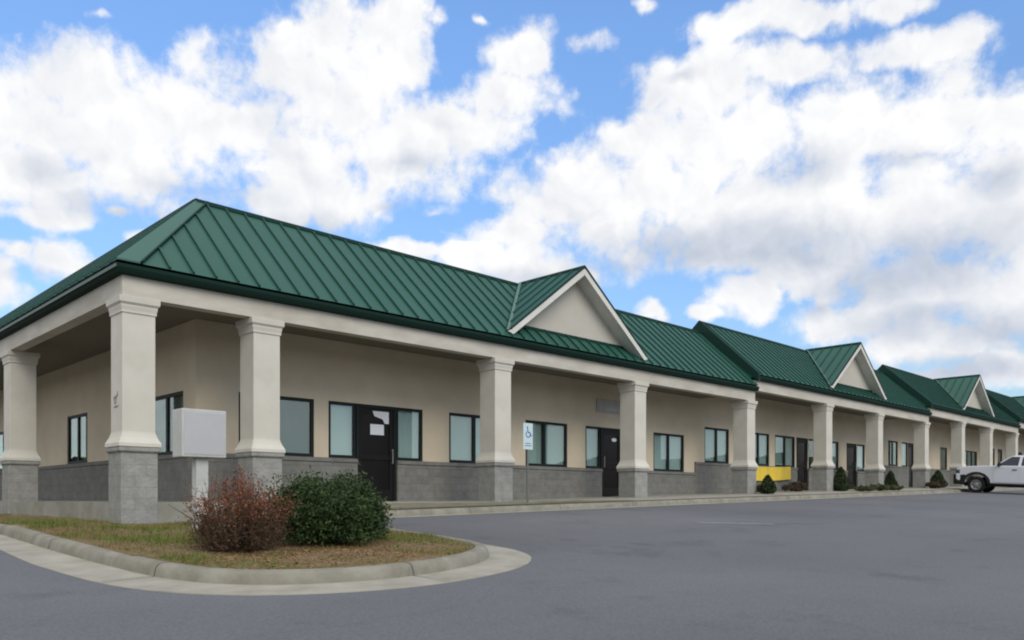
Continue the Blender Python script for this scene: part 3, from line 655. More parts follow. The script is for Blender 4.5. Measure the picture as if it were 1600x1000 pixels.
    if first:
        off = EY-4.685
        b.loft([[(u-off, u, z) for u, z in gp], [(x1, u, z) for u, z in gp]])
        b.loft([[(u-off, u+.0, z) for u, z in gp], [(u-off, yback, z) for u, z in gp]])
    else: b.loft([[(x0, u, z) for u, z in gp], [(x1, u, z) for u, z in gp]])
    part(b, 'gutter', MT['gutter'])
    if first:
        b = MB(); xo = 4.685
        b.loft([[(xo-.05, EY-.05, 3.765), (xo-.028, EY-.05, 3.775), (xo-.028, EY-.05, 3.725), (xo-.045, EY-.05, 3.72)], [(xo-.05, yback, 3.765), (xo-.028, yback, 3.775), (xo-.028, yback, 3.725), (xo-.045, yback, 3.72)]])
        part(b, 'gutter_lip_highlight', MT['lip_highlight'])  # lit line along the left gutter, painted as a paler strip
    # --- gable
    gz0 = 3.97+dz; ga = ztip+.0; yf = 13.84; yt = 14.24
    gE = empty('gable', (0, 0, 0))
    rf = MB(); slope = (ga-gz0)/gh
    for s in (-1, 1):
        A = Vector((gx, yf-.02, ga)); B = Vector((gx+s*gh, yf-.02, gz0)); Cc = Vector((gx, RY+.12, ga)); n3 = Vector((s*(ga-gz0), 0, gh)).normalized()
        up = Vector((0, 0, .085))
        rf.mi = 0; rf.add([A+up, B+up, Cc+up, A+up*.0, B, Cc], [(0, 1, 2), (0, 3, 4, 1), (1, 4, 5, 2)])
        rf.mi = 1; yy = yf+.3
        while yy < RY-.1:
            k = 1-(yy-yf)/(RY+.05-yf)
            if k > .05: seam(rf, A*0+Vector((gx+s*.03, yy, ga+.085-slope*.03)), Vector((gx+s*gh*k, yy, ga+(gz0-ga)*k+.085)), (0, 1, 0), n3)
            yy += .405
    o = rf.build('gable_roof', [MT['roof'], MT['seam']], gE)
    cpb = MB(); cpb.loft([[(gx-.09, y, ga+.03), (gx-.08, y, ga+.09), (gx, y, ga+.135), (gx+.08, y, ga+.09), (gx+.09, y, ga+.03)] for y in (yf-.03, RY+.1)])
    for s in (-1, 1):                            # dark drip edge along the rakes
        cpb.prism([(gx, yf-.045, ga+.06), (gx+s*gh*1.0, yf-.045, gz0+.06), (gx+s*gh*1.0, yf-.045, gz0+.105), (gx, yf-.045, ga+.125)], (0, .05, 0))
    cpb.build('gable_ridge_cap', MT['ridge'], gE)
    vb = MB()
    for s in (-1, 1):
        a_, b_ = Vector((gx+s*(gh-.02), yf+.02, gz0+.03)), Vector((gx+s*.08, RY-.02, ga+.02)); w_ = Vector((s*.13, -.02, .02))
        vb.add([a_+Vector((0, 0, .05)), a_+w_+Vector((0, 0, .0)), b_+w_+Vector((0, 0, .02)), b_+Vector((0, 0, .07))], [(0, 1, 2, 3)])
    vb.build('valley_flashing', MT['valley'], gE, recalc=False)
    rk = MB(); wv = .15
    for s in (-1, 1):
        P5 = [(gx, yf-.03, ga+.055), (gx+s*(gh+.06), yf-.03, gz0+.01), (gx+s*(gh-.10), yf-.03, gz0-.035+.0), (gx, yf-.03, ga+.055-wv*1.2)]
        rk.prism(P5, (0, .045, 0))
        rk.prism([(gx, yf+.016, ga-.03), (gx+s*(gh-.03), yf+.016, gz0-.02), (gx+s*(gh-.09), yf+.016, gz0-.035), (gx, yf+.016, ga-.09)], (0, yt-yf-.018, 0))
    rk.build('rake_board', MT['trim'], gE)
    ty = MB(); zb2 = e+(yt-EY)*(r-e)/(RY-EY)-.02; hw = (ga-.07-zb2)/slope
    ty.prism([(gx-hw, yt, zb2), (gx+hw, yt, zb2), (gx, yt, ga-.07)], (0, .06, 0)); ty.build('tympanum', MT['tymp'], gE)
    fl = MB(); fl.box(gx-hw-.1, gx+hw+.1, yt-.05, yt+.002, zb2-.01, zb2+.055); fl.build('flashing', MT['ridge'], gE)
    for o in gE.children: o.matrix_parent_inverse = Matrix.Translation((-gx, -yf, 0))
    gE.location = (gx, yf, 0)
    made.append(gE)
    for o in made:
        o.parent = S; o.matrix_parent_inverse = Matrix.Translation((-x0, -CY, 0))
    return S
MT['flash'] = mat('green_hip_flashing', (.05, .125, .10), .5, .25)
MT['tymp'] = mat('cream_gable_stucco', (.50, .48, .42), .9, .2, var=(.46, .44, .38), vscale=1.2)
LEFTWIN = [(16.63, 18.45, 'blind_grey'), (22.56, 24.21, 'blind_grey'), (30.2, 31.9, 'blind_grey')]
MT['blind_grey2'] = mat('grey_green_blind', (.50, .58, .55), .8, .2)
secA = section('strip_building_section', 'nearest and lowest section of the cream strip building, its green hipped roof turning the corner', 4.81, 25.39, 0,
    [(4.81, 13.9, 3.316, .855, -.62), (7.10, 13.9, 3.316, .855, -.45), (13.18, 13.9, 3.316, .855, -.3), (18.62, 13.9, 3.316, .855, -.2), (24.86, 13.9, 3.316, 1.06, 0),
     (4.81, 20.83, 3.316, .855, -.62), (4.81, 27.76, 3.316, .855, -.62)],
    6.95, 24.98,
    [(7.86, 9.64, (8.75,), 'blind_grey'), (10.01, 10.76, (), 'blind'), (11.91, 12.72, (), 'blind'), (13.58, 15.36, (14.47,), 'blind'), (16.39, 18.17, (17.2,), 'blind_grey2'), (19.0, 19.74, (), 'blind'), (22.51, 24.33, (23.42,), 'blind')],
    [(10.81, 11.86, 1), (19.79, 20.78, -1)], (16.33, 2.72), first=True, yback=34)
secB = section('strip_building_section', 'second section of the strip building, one step higher, yellow banner on its stone base', 25.40, 42.24, .38,
    [(30.91, 13.9, 3.316, .875, .1), (36.01, 13.9, 3.316, .875, .2), (41.71, 13.9, 3.316, 1.06, .3)],
    24.98, 41.9,
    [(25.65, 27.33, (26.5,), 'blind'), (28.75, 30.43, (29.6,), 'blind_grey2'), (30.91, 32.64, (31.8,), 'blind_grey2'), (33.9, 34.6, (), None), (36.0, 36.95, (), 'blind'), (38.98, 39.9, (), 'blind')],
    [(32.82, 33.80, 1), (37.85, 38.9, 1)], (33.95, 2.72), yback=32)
secC = section('strip_building_section', 'third section of the cream strip building, its gable behind the white pickup truck', 42.25, 58.09, .76,
    [(47.21, 13.9, 3.316, .875, .4), (52.21, 13.9, 3.316, .875, .5), (57.51, 13.9, 3.316, 1.06, .6)],
    41.9, 57.8,
    [(42.84, 44.14, (43.5,), None), (44.67, 45.55, (), 'blind_grey2'), (50.59, 51.8, (), None), (54.6, 57.5, (55.6, 56.5), 'blind_grey')],
    [(45.62, 46.4, 1), (53.0, 53.9, 1)], (49.98, 2.72), yback=32)
secD = section('strip_building_section', 'farthest and highest section of the cream strip building, at the frame edge beyond the pickup', 58.10, 74.5, 1.14,
    [(63.0, 13.9, 3.316, .875, .7), (68.3, 13.9, 3.316, .875, .8), (73.9, 13.9, 3.316, .875, .9)],
    57.8, 74.4,
    [(59.5, 61.3, (60.4,), 'blind_grey'), (64.5, 66.3, (65.4,), None), (69.5, 71.3, (70.4,), 'blind')],
    [(62.0, 63.0, 1), (67.0, 68.0, 1)], (66.0, 2.72), yback=32)

# ------------------------------------------------------------------ unseen wooded rise added behind the camera to darken low sky and glass reflections
def added_treeline():
    rnd = random.Random(12); b = MB(); n = 150; rings = []
    prof = [(0, -1.6), (1.0, 1.2), (3.5, 2.7), (7, 3.6), (12, 4.4), (20, 3.0), (26, -1.6)]
    for i in range(n+1):
        a = radians(96+264*i/n); R0 = 62+6*sin(i*.21)
        row = []
        for k, (d, z) in enumerate(prof):
            zz = z if z < 0 else z*(.82+.10*sin(i*.7+k)+.12*sin(i*.23)+rnd.uniform(-.09, .09))
            r = R0+d+rnd.uniform(-.8, .8); row.append((r*cos(a), r*sin(a), zz))
        rings.append(row)
    m = len(prof)
    for r in rings: b.v += r
    for i in range(n):
        for k in range(m-1): b.f.append((i*m+k, i*m+k+1, (i+1)*m+k+1, (i+1)*m+k))
    b.m = [0]*len(b.f)
    tag(b.build('unseen_woods', MT['woods'], recalc=False), kind='stuff')
MT['woods'] = mat('unseen_woods_foliage', (.035, .042, .022), .95, .1, var=(.08, .085, .045), vscale=.4)
added_treeline()

# ------------------------------------------------------------------ small things on the front
def flat(name, label, cat, T, u0, u1, z0, z1, d0, d1, m, extra=None, group=None):
    root = empty(name, T((u0+u1)/2, d0, z0)); tag(root, label, cat, group)
    b = MB(); tbox(b, T, u0, u1, d0, d1, z0, z1); o = b.build('sheet', m)
    kids = [o]
    if extra: kids += extra()
    for k in kids:
        k.parent = root; k.matrix_parent_inverse = Matrix.Translation(-Vector(root.location))
    return root
def small_lines(T, u0, u1, zs, d, m, nm='print', h=.012):
    def f():
        b = MB(); rnd = random.Random(3)
        for z in zs:
            u = u0
            while u < u1:
                w = min(rnd.uniform(.02, .06), u1-u); tbox(b, T, u, u+w, d-.002, d, z, z+h); u += w+.012
        return [b.build(nm, m)]
    return f
# posters on the first door: an upper sheet with a folded corner and a lower square notice
root = empty('paper_notice', (11.4, WY+.028, 1.9)); tag(root, 'upper white paper on the first dark door, torn along its lower left', 'notice', 'white papers on the dark doors')
b = MB(); b.prism([(11.23, WY+.027, 2.085), (11.70, WY+.027, 2.085), (11.70, WY+.027, 1.80), (11.58, WY+.027, 1.80), (11.52, WY+.027, 1.90), (11.28, WY+.027, 1.965)], (0, .004, 0))
o = b.build('sheet', MT['paper'], root); o.matrix_parent_inverse = Matrix.Translation(-Vector(root.location))
flat('paper_notice', 'lower square white paper on the first dark door, beside the sidelight', 'notice', T_front, 11.16, 11.55, 1.52, 1.77, .020, .024, MT['paper'], small_lines(T_front, 11.2, 11.5, (1.58, 1.63, 1.68), .019, MT['greyink_'] if 'greyink_' in MT else MT['ink2'] if 'ink2' in MT else MT['ink']) if False else None, 'white papers on the dark doors')
b = MB(); z = 1.86
ring = [(20.42+.13*cos(t*pi/6), WY+.024, z+.06*sin(t*pi/6)) for t in range(12)]
b.prism(ring, (0, .004, 0)); root = empty('paper_notice', (20.42, WY+.026, z)); o = b.build('sheet', MT['paper'], root); o.matrix_parent_inverse = Matrix.Translation(-Vector(root.location))
tag(root, 'small oval white sticker high on the second dark door', 'notice', 'white papers on the dark doors')
# wall sign: pale greyish board with a washed-out white mark
def wall_sign():
    def ex():
        b = MB(); T = T_front
        pts = [(19.95, 2.76), (20.05, 2.86), (20.12, 2.80), (20.2, 2.93), (20.3, 2.82), (20.42, 2.86), (20.52, 2.76)]
        b.prism([(x, WY-.034, z) for x, z in pts], (0, .005, 0))
        b2 = MB(); b2.prism([(19.6, WY-.034, 2.72), (19.74, WY-.034, 2.72), (19.74, WY-.034, 3.05), (19.6, WY-.034, 3.05)], (0, .005, 0))
        return [b.build('faded_mark', MT['paper2']), b2.build('pink_stripe', MT['pinkish'])]
    flat('wall_sign', 'faded grey sign board with a washed-out white mark above the second dark door', 'sign', T_front, 19.5, 20.8, 2.68, 3.09, -.03, -.002, MT['signgrey'], ex)
MT['paper2'] = mat('washed_white', (.46, .45, .46), .7, .2); MT['pinkish'] = mat('washed_pink', (.42, .38, .38), .7, .2); MT['signgrey'] = mat('faded_sign_grey', (.36, .345, .355), .7, .2, var=(.43, .41, .42), vscale=3)
wall_sign()
# wall lamp in the second section
root = empty('wall_lamp', (28.75, WY, 3.15)); tag(root, 'small dark wall lamp above the first window of the second section', 'lamp')
MB().box(-.09, .09, -.03, -.002, -.09, .09).build('back_plate', MT['rubber'], root)
MB().hexa([(-.16, -.2, -.1), (.16, -.2, -.1), (.16, -.032, -.12), (-.16, -.032, -.12)], [(-.12, -.12, .08), (.12, -.12, .08), (.12, -.032, .1), (-.12, -.032, .1)]).build('shade', MT['rubber'], root)
# yellow banner on the stone base
def banner():
    root = empty('banner', (29.0, WY-.14, .7)); tag(root, 'plain yellow banner hung along the grey stone base beneath the windows', 'banner')
    b = MB(); n = 16; U = [28.75+(31.95-28.75)*i/n for i in range(n+1)]
    for i, u in enumerate(U):
        zt = 1.27+.06*i/n-.03*sin(pi*i/n); zb = .70+.10*i/n-.03*sin(pi*i/n); w = .02*sin(i*1.9)
        b.v += [(u, WY-.14+w, zt), (u, WY-.14+w*1.6, zb), (u, WY-.132+w, zt), (u, WY-.132+w*1.6, zb)]
    for i in range(n): b.f += [(4*i, 4*i+1, 4*i+5, 4*i+4), (4*i+2, 4*i+6, 4*i+7, 4*i+3), (4*i, 4*i+4, 4*i+6, 4*i+2), (4*i+1, 4*i+3, 4*i+7, 4*i+5)]
    b.m = [0]*len(b.f); o = b.build('cloth', MT['yellow'], root); o.matrix_parent_inverse = Matrix.Translation(-Vector(root.location))
    p = MB(); q = MB()
    for u, k in ((28.72, p), (31.98, q)):
        k.tube([(u, WY-.14, floor_z(u)), (u, WY-.14, 1.34)], .018)
        o = k.build('stake', MT['steel'], root); o.matrix_parent_inverse = Matrix.Translation(-Vector(root.location))
banner()
# dark emblem on the corner column: scrolled mark over a short word, too faint to read
def emblem():
    col = [o for o in secA.children if o.name.startswith('column')][0]
    x, y = CX-.003, CY+.27
    b = MB()
    def stroke(pts, w=.016):
        for (a, c) in zip(pts[:-1], pts[1:]):
            a, c = Vector((0, *a)), Vector((0, *c)); d = (c-a).normalized(); n_ = Vector((0, -d.z, d.y))*w
            b.hexa([a-n_, a+n_, c+n_, c-n_], [p+Vector((-.004, 0, 0)) for p in (a-n_, a+n_, c+n_, c-n_)])
    stroke([(.12, 1.86), (.15, 1.95), (.05, 1.99), (-.02, 1.90), (.03, 1.80), (.12, 1.82)], .022); stroke([(.02, 1.9), (-.08, 2.02), (-.12, 2.12)], .018); stroke([(-.04, 1.98), (-.15, 2.03)], .014)
    stroke([(.14, 1.68), (.10, 1.73), (.06, 1.68), (.02, 1.73), (-.02, 1.68), (-.06, 1.73), (-.12, 1.69), (-.18, 1.74)], .013)
    o = b.build('painted_emblem', MT['ink'], col); o.location = (-CW/2-.0005, .02, .50); o.scale = (1, .62, .60)
emblem()

# ------------------------------------------------------------------ white cabinet sign on a post
def cabinet_sign():
    X, Y = 4.665, 10.64; zb = bed_z(X, Y)-.05; root = empty('post_sign', (X, Y, zb)); tag(root, 'blank white cabinet sign on a thick white post behind the red-brown shrub', 'sign')
    z0, z1 = .545-zb, 1.175-zb; w, d = .30, .155
    MB().box(-w, w, -d, d, z0, z1).build('cabinet', MT['white_post'], root, bevel=.012)
    MB().box(-w+.03, w-.03, -d-.006, -d+.01, z0+.035, z1-.035).build('face_panel', MT['white_sheet'], root, bevel=.003)
    MB().box(-.075, .09, -.07, .07, 0, z0-.0).build('post', MT['white_post'], root, bevel=.006)
    MB().box(-.13, .14, -.115, .115, 0, .07).build('footing', MT['slab'], root, bevel=.01)
cabinet_sign()

# ------------------------------------------------------------------ parking sign with a blue symbol
def parking_sign():
    X, Y = 13.30, 12.95; zb = gz(X, 12.4)+.17; root = empty('parking_sign', (X, Y, zb)); tag(root, 'white accessible-parking sign with a blue symbol on a thin green post', 'sign')
    m = MB()
    m.box(-.022, .022, -.012, .012, -.1, 1.80); m.build('post', MT['steel'], root)
    zt = 1.72-zb; MB().box(-.155, .155, -.018, -.0125, zt-.60, zt).build('panel', MT['paper3'], root, bevel=.002)
    s = MB()
    cx, cz = -.0, zt-.22; yy = -.0215
    def st(pts, w):
        for a, c in zip(pts[:-1], pts[1:]):
            a, c = Vector((a[0], yy, a[1])), Vector((c[0], yy, c[1])); d = (c-a).normalized(); n_ = Vector((-d.z, 0, d.x))*w
            s.hexa([a-n_, a+n_, c+n_, c-n_], [p+Vector((0, .003, 0)) for p in (a-n_, a+n_, c+n_, c-n_)])
    k = [(cx+.07*cos(t), cz-.03+.07*sin(t)) for t in [pi*.75+i*pi/8 for i in range(12)]]; st(k, .011)
    st([(cx-.02, cz+.10), (cx-.01, cz+.01), (cx+.06, cz+.01), (cx+.09, cz-.07), (cx+.115, cz-.06)], .013)
    s.prism([(cx-.025+.022*cos(t*pi/5), yy, cz+.125+.022*sin(t*pi/5)) for t in range(10)], (0, .003, 0))
    s.build('wheelchair_symbol', MT['blue'], root)
    g = MB(); g.box(-.11, .11, -.0205, -.0182, zt-.52, zt-.505); g.box(-.09, .09, -.0205, -.0182, zt-.47, zt-.455); g.build('printed_line', MT['blue'], root)
MT['paper3'] = mat('reflective_sign_white', (.52, .64, .64), .5, .4)
parking_sign()

# ------------------------------------------------------------------ shrubs
def leaf(b, p, s, rnd, up=.3):
    d = Vector((rnd.gauss(0, 1), rnd.gauss(0, 1), rnd.gauss(up, 1))).normalized(); u = d.orthogonal().normalized(); u.rotate(Matrix.Rotation(rnd.uniform(0, 6.28), 3, d)); w = d.cross(u)
    a = s*rnd.uniform(.5, 1.6); p = Vector(p)
    b.add([p-u*a, p-w*a*.42, p+u*a, p+w*a*.42], [(0, 1, 2, 3)])
def round_shrub(name, label, cat, loc, rx, ry, h, n, size, lm, seed, group=None, lump=.18, low=.0, nclump=46):
    rnd = random.Random(seed); root = empty(name, loc); tag(root, label, cat, group)
    st = MB()
    for k in range(14):
        a = rnd.uniform(0, 6.28); t = rnd.uniform(.2, .8)
        e = Vector((rx*t*cos(a), ry*t*sin(a), h*rnd.uniform(.45, .8)))
        st.tube([(0, 0, -.02), tuple(e*.4+Vector((0, 0, .02))), tuple(e)], .016, 5, .005)
    st.build('stems', MT['bark'], root)
    b = MB(); C = []
    for k in range(nclump):
        v = Vector((rnd.gauss(0, 1), rnd.gauss(0, 1), rnd.gauss(.15, 1))).normalized(); q = rnd.uniform(.55, 1.0)
        if v.z < -.75: v.z = -.6
        C.append((Vector((v.x*rx*q, v.y*ry*q, h*.5+v.z*h*.5*q)), rnd.uniform(.55, 1.5)*lump*min(rx, h*.7)*1.9))
    for k in range(n):
        if rnd.random() < .78:
            c, r = rnd.choice(C); v = Vector((rnd.gauss(0, 1), rnd.gauss(0, 1), rnd.gauss(0, 1))).normalized()*r*rnd.random()**.4; p = c+v*Vector((1, 1, .8)).length/1.6
        else:
            v = Vector((rnd.gauss(0, 1), rnd.gauss(0, 1), rnd.gauss(0, 1))).normalized()*rnd.random()**.45*.86; p = Vector((v.x*rx, v.y*ry, h*.5+v.z*h*.5))
        if rnd.random() < .035: p = Vector((p.x*1.14, p.y*1.14, h*.5+(p.z-h*.5)*1.12))
        if p.z < .03+low: p.z = .03+low+rnd.random()*.12
        leaf(b, p, size, rnd)
    if n > 10000:                                # loose new shoots standing out of the crown
        for k in range(170):
            v = Vector((rnd.gauss(0, 1), rnd.gauss(0, 1), rnd.gauss(.5, .8))).normalized(); p = Vector((v.x*rx*.9, v.y*ry*.9, max(.1, h*.5+v.z*h*.47)))
            d = (v+Vector((rnd.gauss(0, .35), rnd.gauss(0, .35), .45+rnd.gauss(0, .3)))).normalized()*rnd.uniform(.06, .17)
            for j in range(34): leaf(b, p+d*rnd.uniform(-.3, 1)+Vector((rnd.gauss(0, .014), rnd.gauss(0, .014), rnd.gauss(0, .014))), size*.9, rnd)
    b.build('crown', lm, root, recalc=False)
    return root
gx_, gy_ = 5.17, 8.27
round_shrub('evergreen_shrub', 'broad dark green evergreen shrub on the kerbed island in front of the first door', 'shrub', (gx_, gy_, bed_z(gx_, gy_)), .67, .58, .68, 36000, .020, MT['leaf_green'], 5, lump=.24, nclump=64)
def red_shrub():
    rnd = random.Random(9); X, Y = 3.98, 8.08; root = empty('deciduous_shrub', (X, Y, bed_z(X, Y))); tag(root, 'half bare red-brown twiggy shrub beside the dark evergreen shrub', 'shrub')
    st = MB(); tips = []; RX = .53
    for k in range(230):
        a = rnd.uniform(0, 6.28); t = rnd.random()**.55; sp = t*RX; hh = rnd.uniform(.35, .80)*(1-.25*t**2)
        if t > .75: hh = rnd.uniform(.16, .62)
        base = Vector((cos(a)*sp*.35, sin(a)*sp*.35, -.02)); tip = Vector((cos(a)*sp, sin(a)*sp, hh)); mid = base.lerp(tip, .45)+Vector((cos(a)*.07*rnd.uniform(.3, 1.5), sin(a)*.07, rnd.uniform(-.08, .02)))
        st.tube([tuple(base), tuple(mid), tuple(tip)], .006, 4, .002); tips.append((mid, tip)); tips.append((mid, tip))
        for j in range(5):
            t = rnd.uniform(.3, .95); p = mid.lerp(tip, t) if rnd.random() < .6 else base.lerp(mid, t)
            q = p+Vector((rnd.gauss(0, .08), rnd.gauss(0, .08), rnd.gauss(.04, .06))); q.z = max(q.z, .03); st.tube([tuple(p), tuple(q)], .0032, 3, .0015); tips.append((p, q))
    for k in range(9):                           # long shoots above the crown
        a = rnd.uniform(0, 6.28); t = rnd.uniform(0, .3); p = Vector((cos(a)*t, sin(a)*t, .62)); q = p+Vector((rnd.gauss(0, .05), rnd.gauss(0, .05), rnd.uniform(.18, .32)))
        st.tube([tuple(p), tuple(q)], .005, 4, .002); tips += [(p, q)]*3
    for a, l in ((2.4, .75), (2.9, .55), (3.6, .5)):
        st.tube([(0, 0, .05), (cos(a)*l*.5, sin(a)*l*.5, .25), (cos(a)*l, sin(a)*l, .48)], .008, 5, .003)
    st.build('stems', MT['twig'], root, recalc=False)
    b = MB()
    for k in range(10500):
        p, q = rnd.choice(tips); c = p.lerp(q, rnd.uniform(.1, 1.08))+Vector((rnd.gauss(0, .03), rnd.gauss(0, .03), rnd.gauss(0, .03)))
        if c.z < .03: continue
        b.mi = 0 if (c.z+rnd.gauss(0, .08) > .36) else 1  # lower leaves take the darker brown
        leaf(b, c, .0135, rnd)
    b.build('crown', [MT['leaf_red'], MT['leaf_brown']], root, recalc=False)
MT['leaf_brown'] = mat('dark_brown_leaf', (.055, .036, .024), .85, .2, var=(.10, .075, .045), vscale=5)
red_shrub()
def cone_shrub(label, loc, r, h, seed, m, group):
    rnd = random.Random(seed); root = empty('conical_shrub', loc); tag(root, label, 'shrub', group)
    MB().tube([(0, 0, -.05), (0, 0, h*.7)], .03, 6, .01).build('stem', MT['bark'], root)
    b = MB()
    for k in range(4200):
        t = rnd.random()**1.3; a = rnd.uniform(0, 6.28); rr = r*(1-t)**.62*(.62+.38*sin(min(1, t*5)*pi/2))*(rnd.random()**.35)*(1+.12*sin(a*3+t*9+seed))
        leaf(b, (rr*cos(a), rr*sin(a), .03+t*h*.97), .032, rnd, .6)
    b.build('crown', m, root, recalc=False)
G1 = 'conical shrubs planted beside the columns'
for (x, y, r, h, sd_, lb) in ((25.42, 13.45, .33, .62, 1, 'small rounded conical shrub between the fifth column and the yellow banner'),
                      (31.75, 13.7, .42, .95, 2, 'largest conical shrub, standing right of the sixth column and left of the low spreading shrubs'),
                      (36.85, 13.7, .34, .80, 3, 'dark conical shrub behind the low spreading shrubs'),
                      (43.2, 13.8, .46, .86, 4, 'dark conical shrub beside the eighth column, nearest the pickup truck')):
    cone_shrub(lb, (x, y, floor_z(x)-.02), r, h, sd_, MT['leaf_green2'], G1)
G2 = 'low spreading shrubs by the kerb'
for (x, y, rx, ry, h, sd_, lb) in ((32.35, 13.1, .5, .36, .22, 21, 'low olive spreading shrub at the foot of the largest conical shrub'),
                      (34.2, 13.15, .62, .36, .28, 22, 'low olive spreading shrub in front of the seventh column'),
                      (35.75, 13.15, .42, .34, .22, 23, 'lowest spreading shrub right of the seventh column, next to a dark conical shrub'),
                      (41.5, 13.4, .55, .34, .34, 24, 'low dark reddish shrub in front of the eighth column')):
    round_shrub('spreading_shrub', lb, 'shrub', (x, y, floor_z(x)-.05), rx, ry, h, 3200, .03, MT['leaf_olive'] if sd_ < 24 else MT['leaf_brown'], sd_, G2, nclump=20)
for (x, y, rx, h, sd_, lb) in ((28.0, 15.1, .55, .34, 31, 'low green shrub under the left end of the yellow banner'), (29.7, 14.6, .6, .36, 32, 'low brownish bare shrub under the right end of the yellow banner')):
    round_shrub('bed_shrub', lb, 'shrub', (x, y, floor_z(x)-.02), rx, .4, h, 2500, .03, MT['leaf_olive'] if sd_ == 31 else MT['leaf_brown'], sd_, 'shrubs under the yellow banner', nclump=16)

# ------------------------------------------------------------------ grass and leaf litter (nobody could count them)
def green_patch(x, y):
    return sin(x*1.7+.6)*cos(y*1.3-.4)+.6*sin(x*3.9+y*2.7)+.35*sin(y*6.1-x*4.3)
def grass():
    rnd = random.Random(4); b = MB(); cnt = 0
    def blade(x, y, z, h, mi):
        a = rnd.uniform(0, 6.28); l = rnd.uniform(.1, .9)*h; w = .0035
        b.mi = mi; b.add([(x-w*sin(a), y+w*cos(a), z), (x+w*sin(a), y-w*cos(a), z), (x+cos(a)*l, y+sin(a)*l, z+h)], [(0, 1, 2)])
    while cnt < 42000:
        x, y = rnd.uniform(2.85, 8.8), rnd.uniform(6.3, 13.75)
        if not inside(x, y, BED_IN): continue
        g = green_patch(x, y); near = exp(-((x-4.9)**2/1.6+(y-7.2)**2/.5))
        green = g+rnd.gauss(0, .30) > .05+1.0*near
        bare = sin(x*2.9+1.3*y)+sin(y*3.7-x*1.1)
        if bare+rnd.gauss(0, .3) > .75 and rnd.random() < .8: continue
        if not green and rnd.random() < .55*(.3+near): continue
        blade(x, y, bed_z(x, y)-.004, rnd.uniform(.018, .055)*(1.35 if green else .75), 0 if green else 1); cnt += 1
    for k in range(9000):
        x, y = rnd.uniform(2.9, 4.62), 13.7+rnd.random()**1.5*14
        t = (x-2.84)/1.96; z = (gz(x, y)+.12)*(1-t)+(gz(x, y)+.06)*t
        blade(x, y, z-.01, rnd.uniform(.02, .07), 0 if green_patch(x, y)+rnd.gauss(0, .4) > -.2 else 1)
    for k in range(5000):
        x, y = rnd.uniform(9.1, 16.5), rnd.uniform(12.66, 13.45)
        if green_patch(x*1.2, y)+rnd.gauss(0, .4) < .2: continue
        lo = gz(x, 12.4)+.146; hi = floor_z(x)-.012; tp = clamp((17-x)/1.2, 0, 1)
        if y > 12.62+.88*tp: continue
        blade(x, y, lo+(hi-lo)*clamp((y-12.565)/1.26, 0, 1), rnd.uniform(.012, .03), 0 if rnd.random() < .5 else 1)
    tag(b.build('grass', [MT['grass'], MT['straw']], recalc=False), kind='stuff')
    l = MB(); rnd = random.Random(8); c = 0
    while c < 3600:
        x, y = rnd.gauss(4.7, 1.1), rnd.gauss(7.2, .7)
        if rnd.random() < .3: x, y = rnd.uniform(2.9, 8.6), rnd.uniform(6.4, 13.6)
        if not inside(x, y, BED_IN): continue
        z = bed_z(x, y)+rnd.uniform(.004, .016); s = rnd.uniform(.006, .019); a = rnd.uniform(0, 6.28); tl = rnd.uniform(-.5, .5)
        ux, uy = cos(a)*s, sin(a)*s
        l.add([(x-ux, y-uy, z), (x+uy*.5, y-ux*.5, z+s*tl), (x+ux, y+uy, z+s*.3), (x-uy*.5, y+ux*.5, z-s*tl*.5+.003)], [(0, 1, 2, 3)]); c += 1
    tag(l.build('leaf_litter', MT['litter'], recalc=False), kind='stuff')
grass()

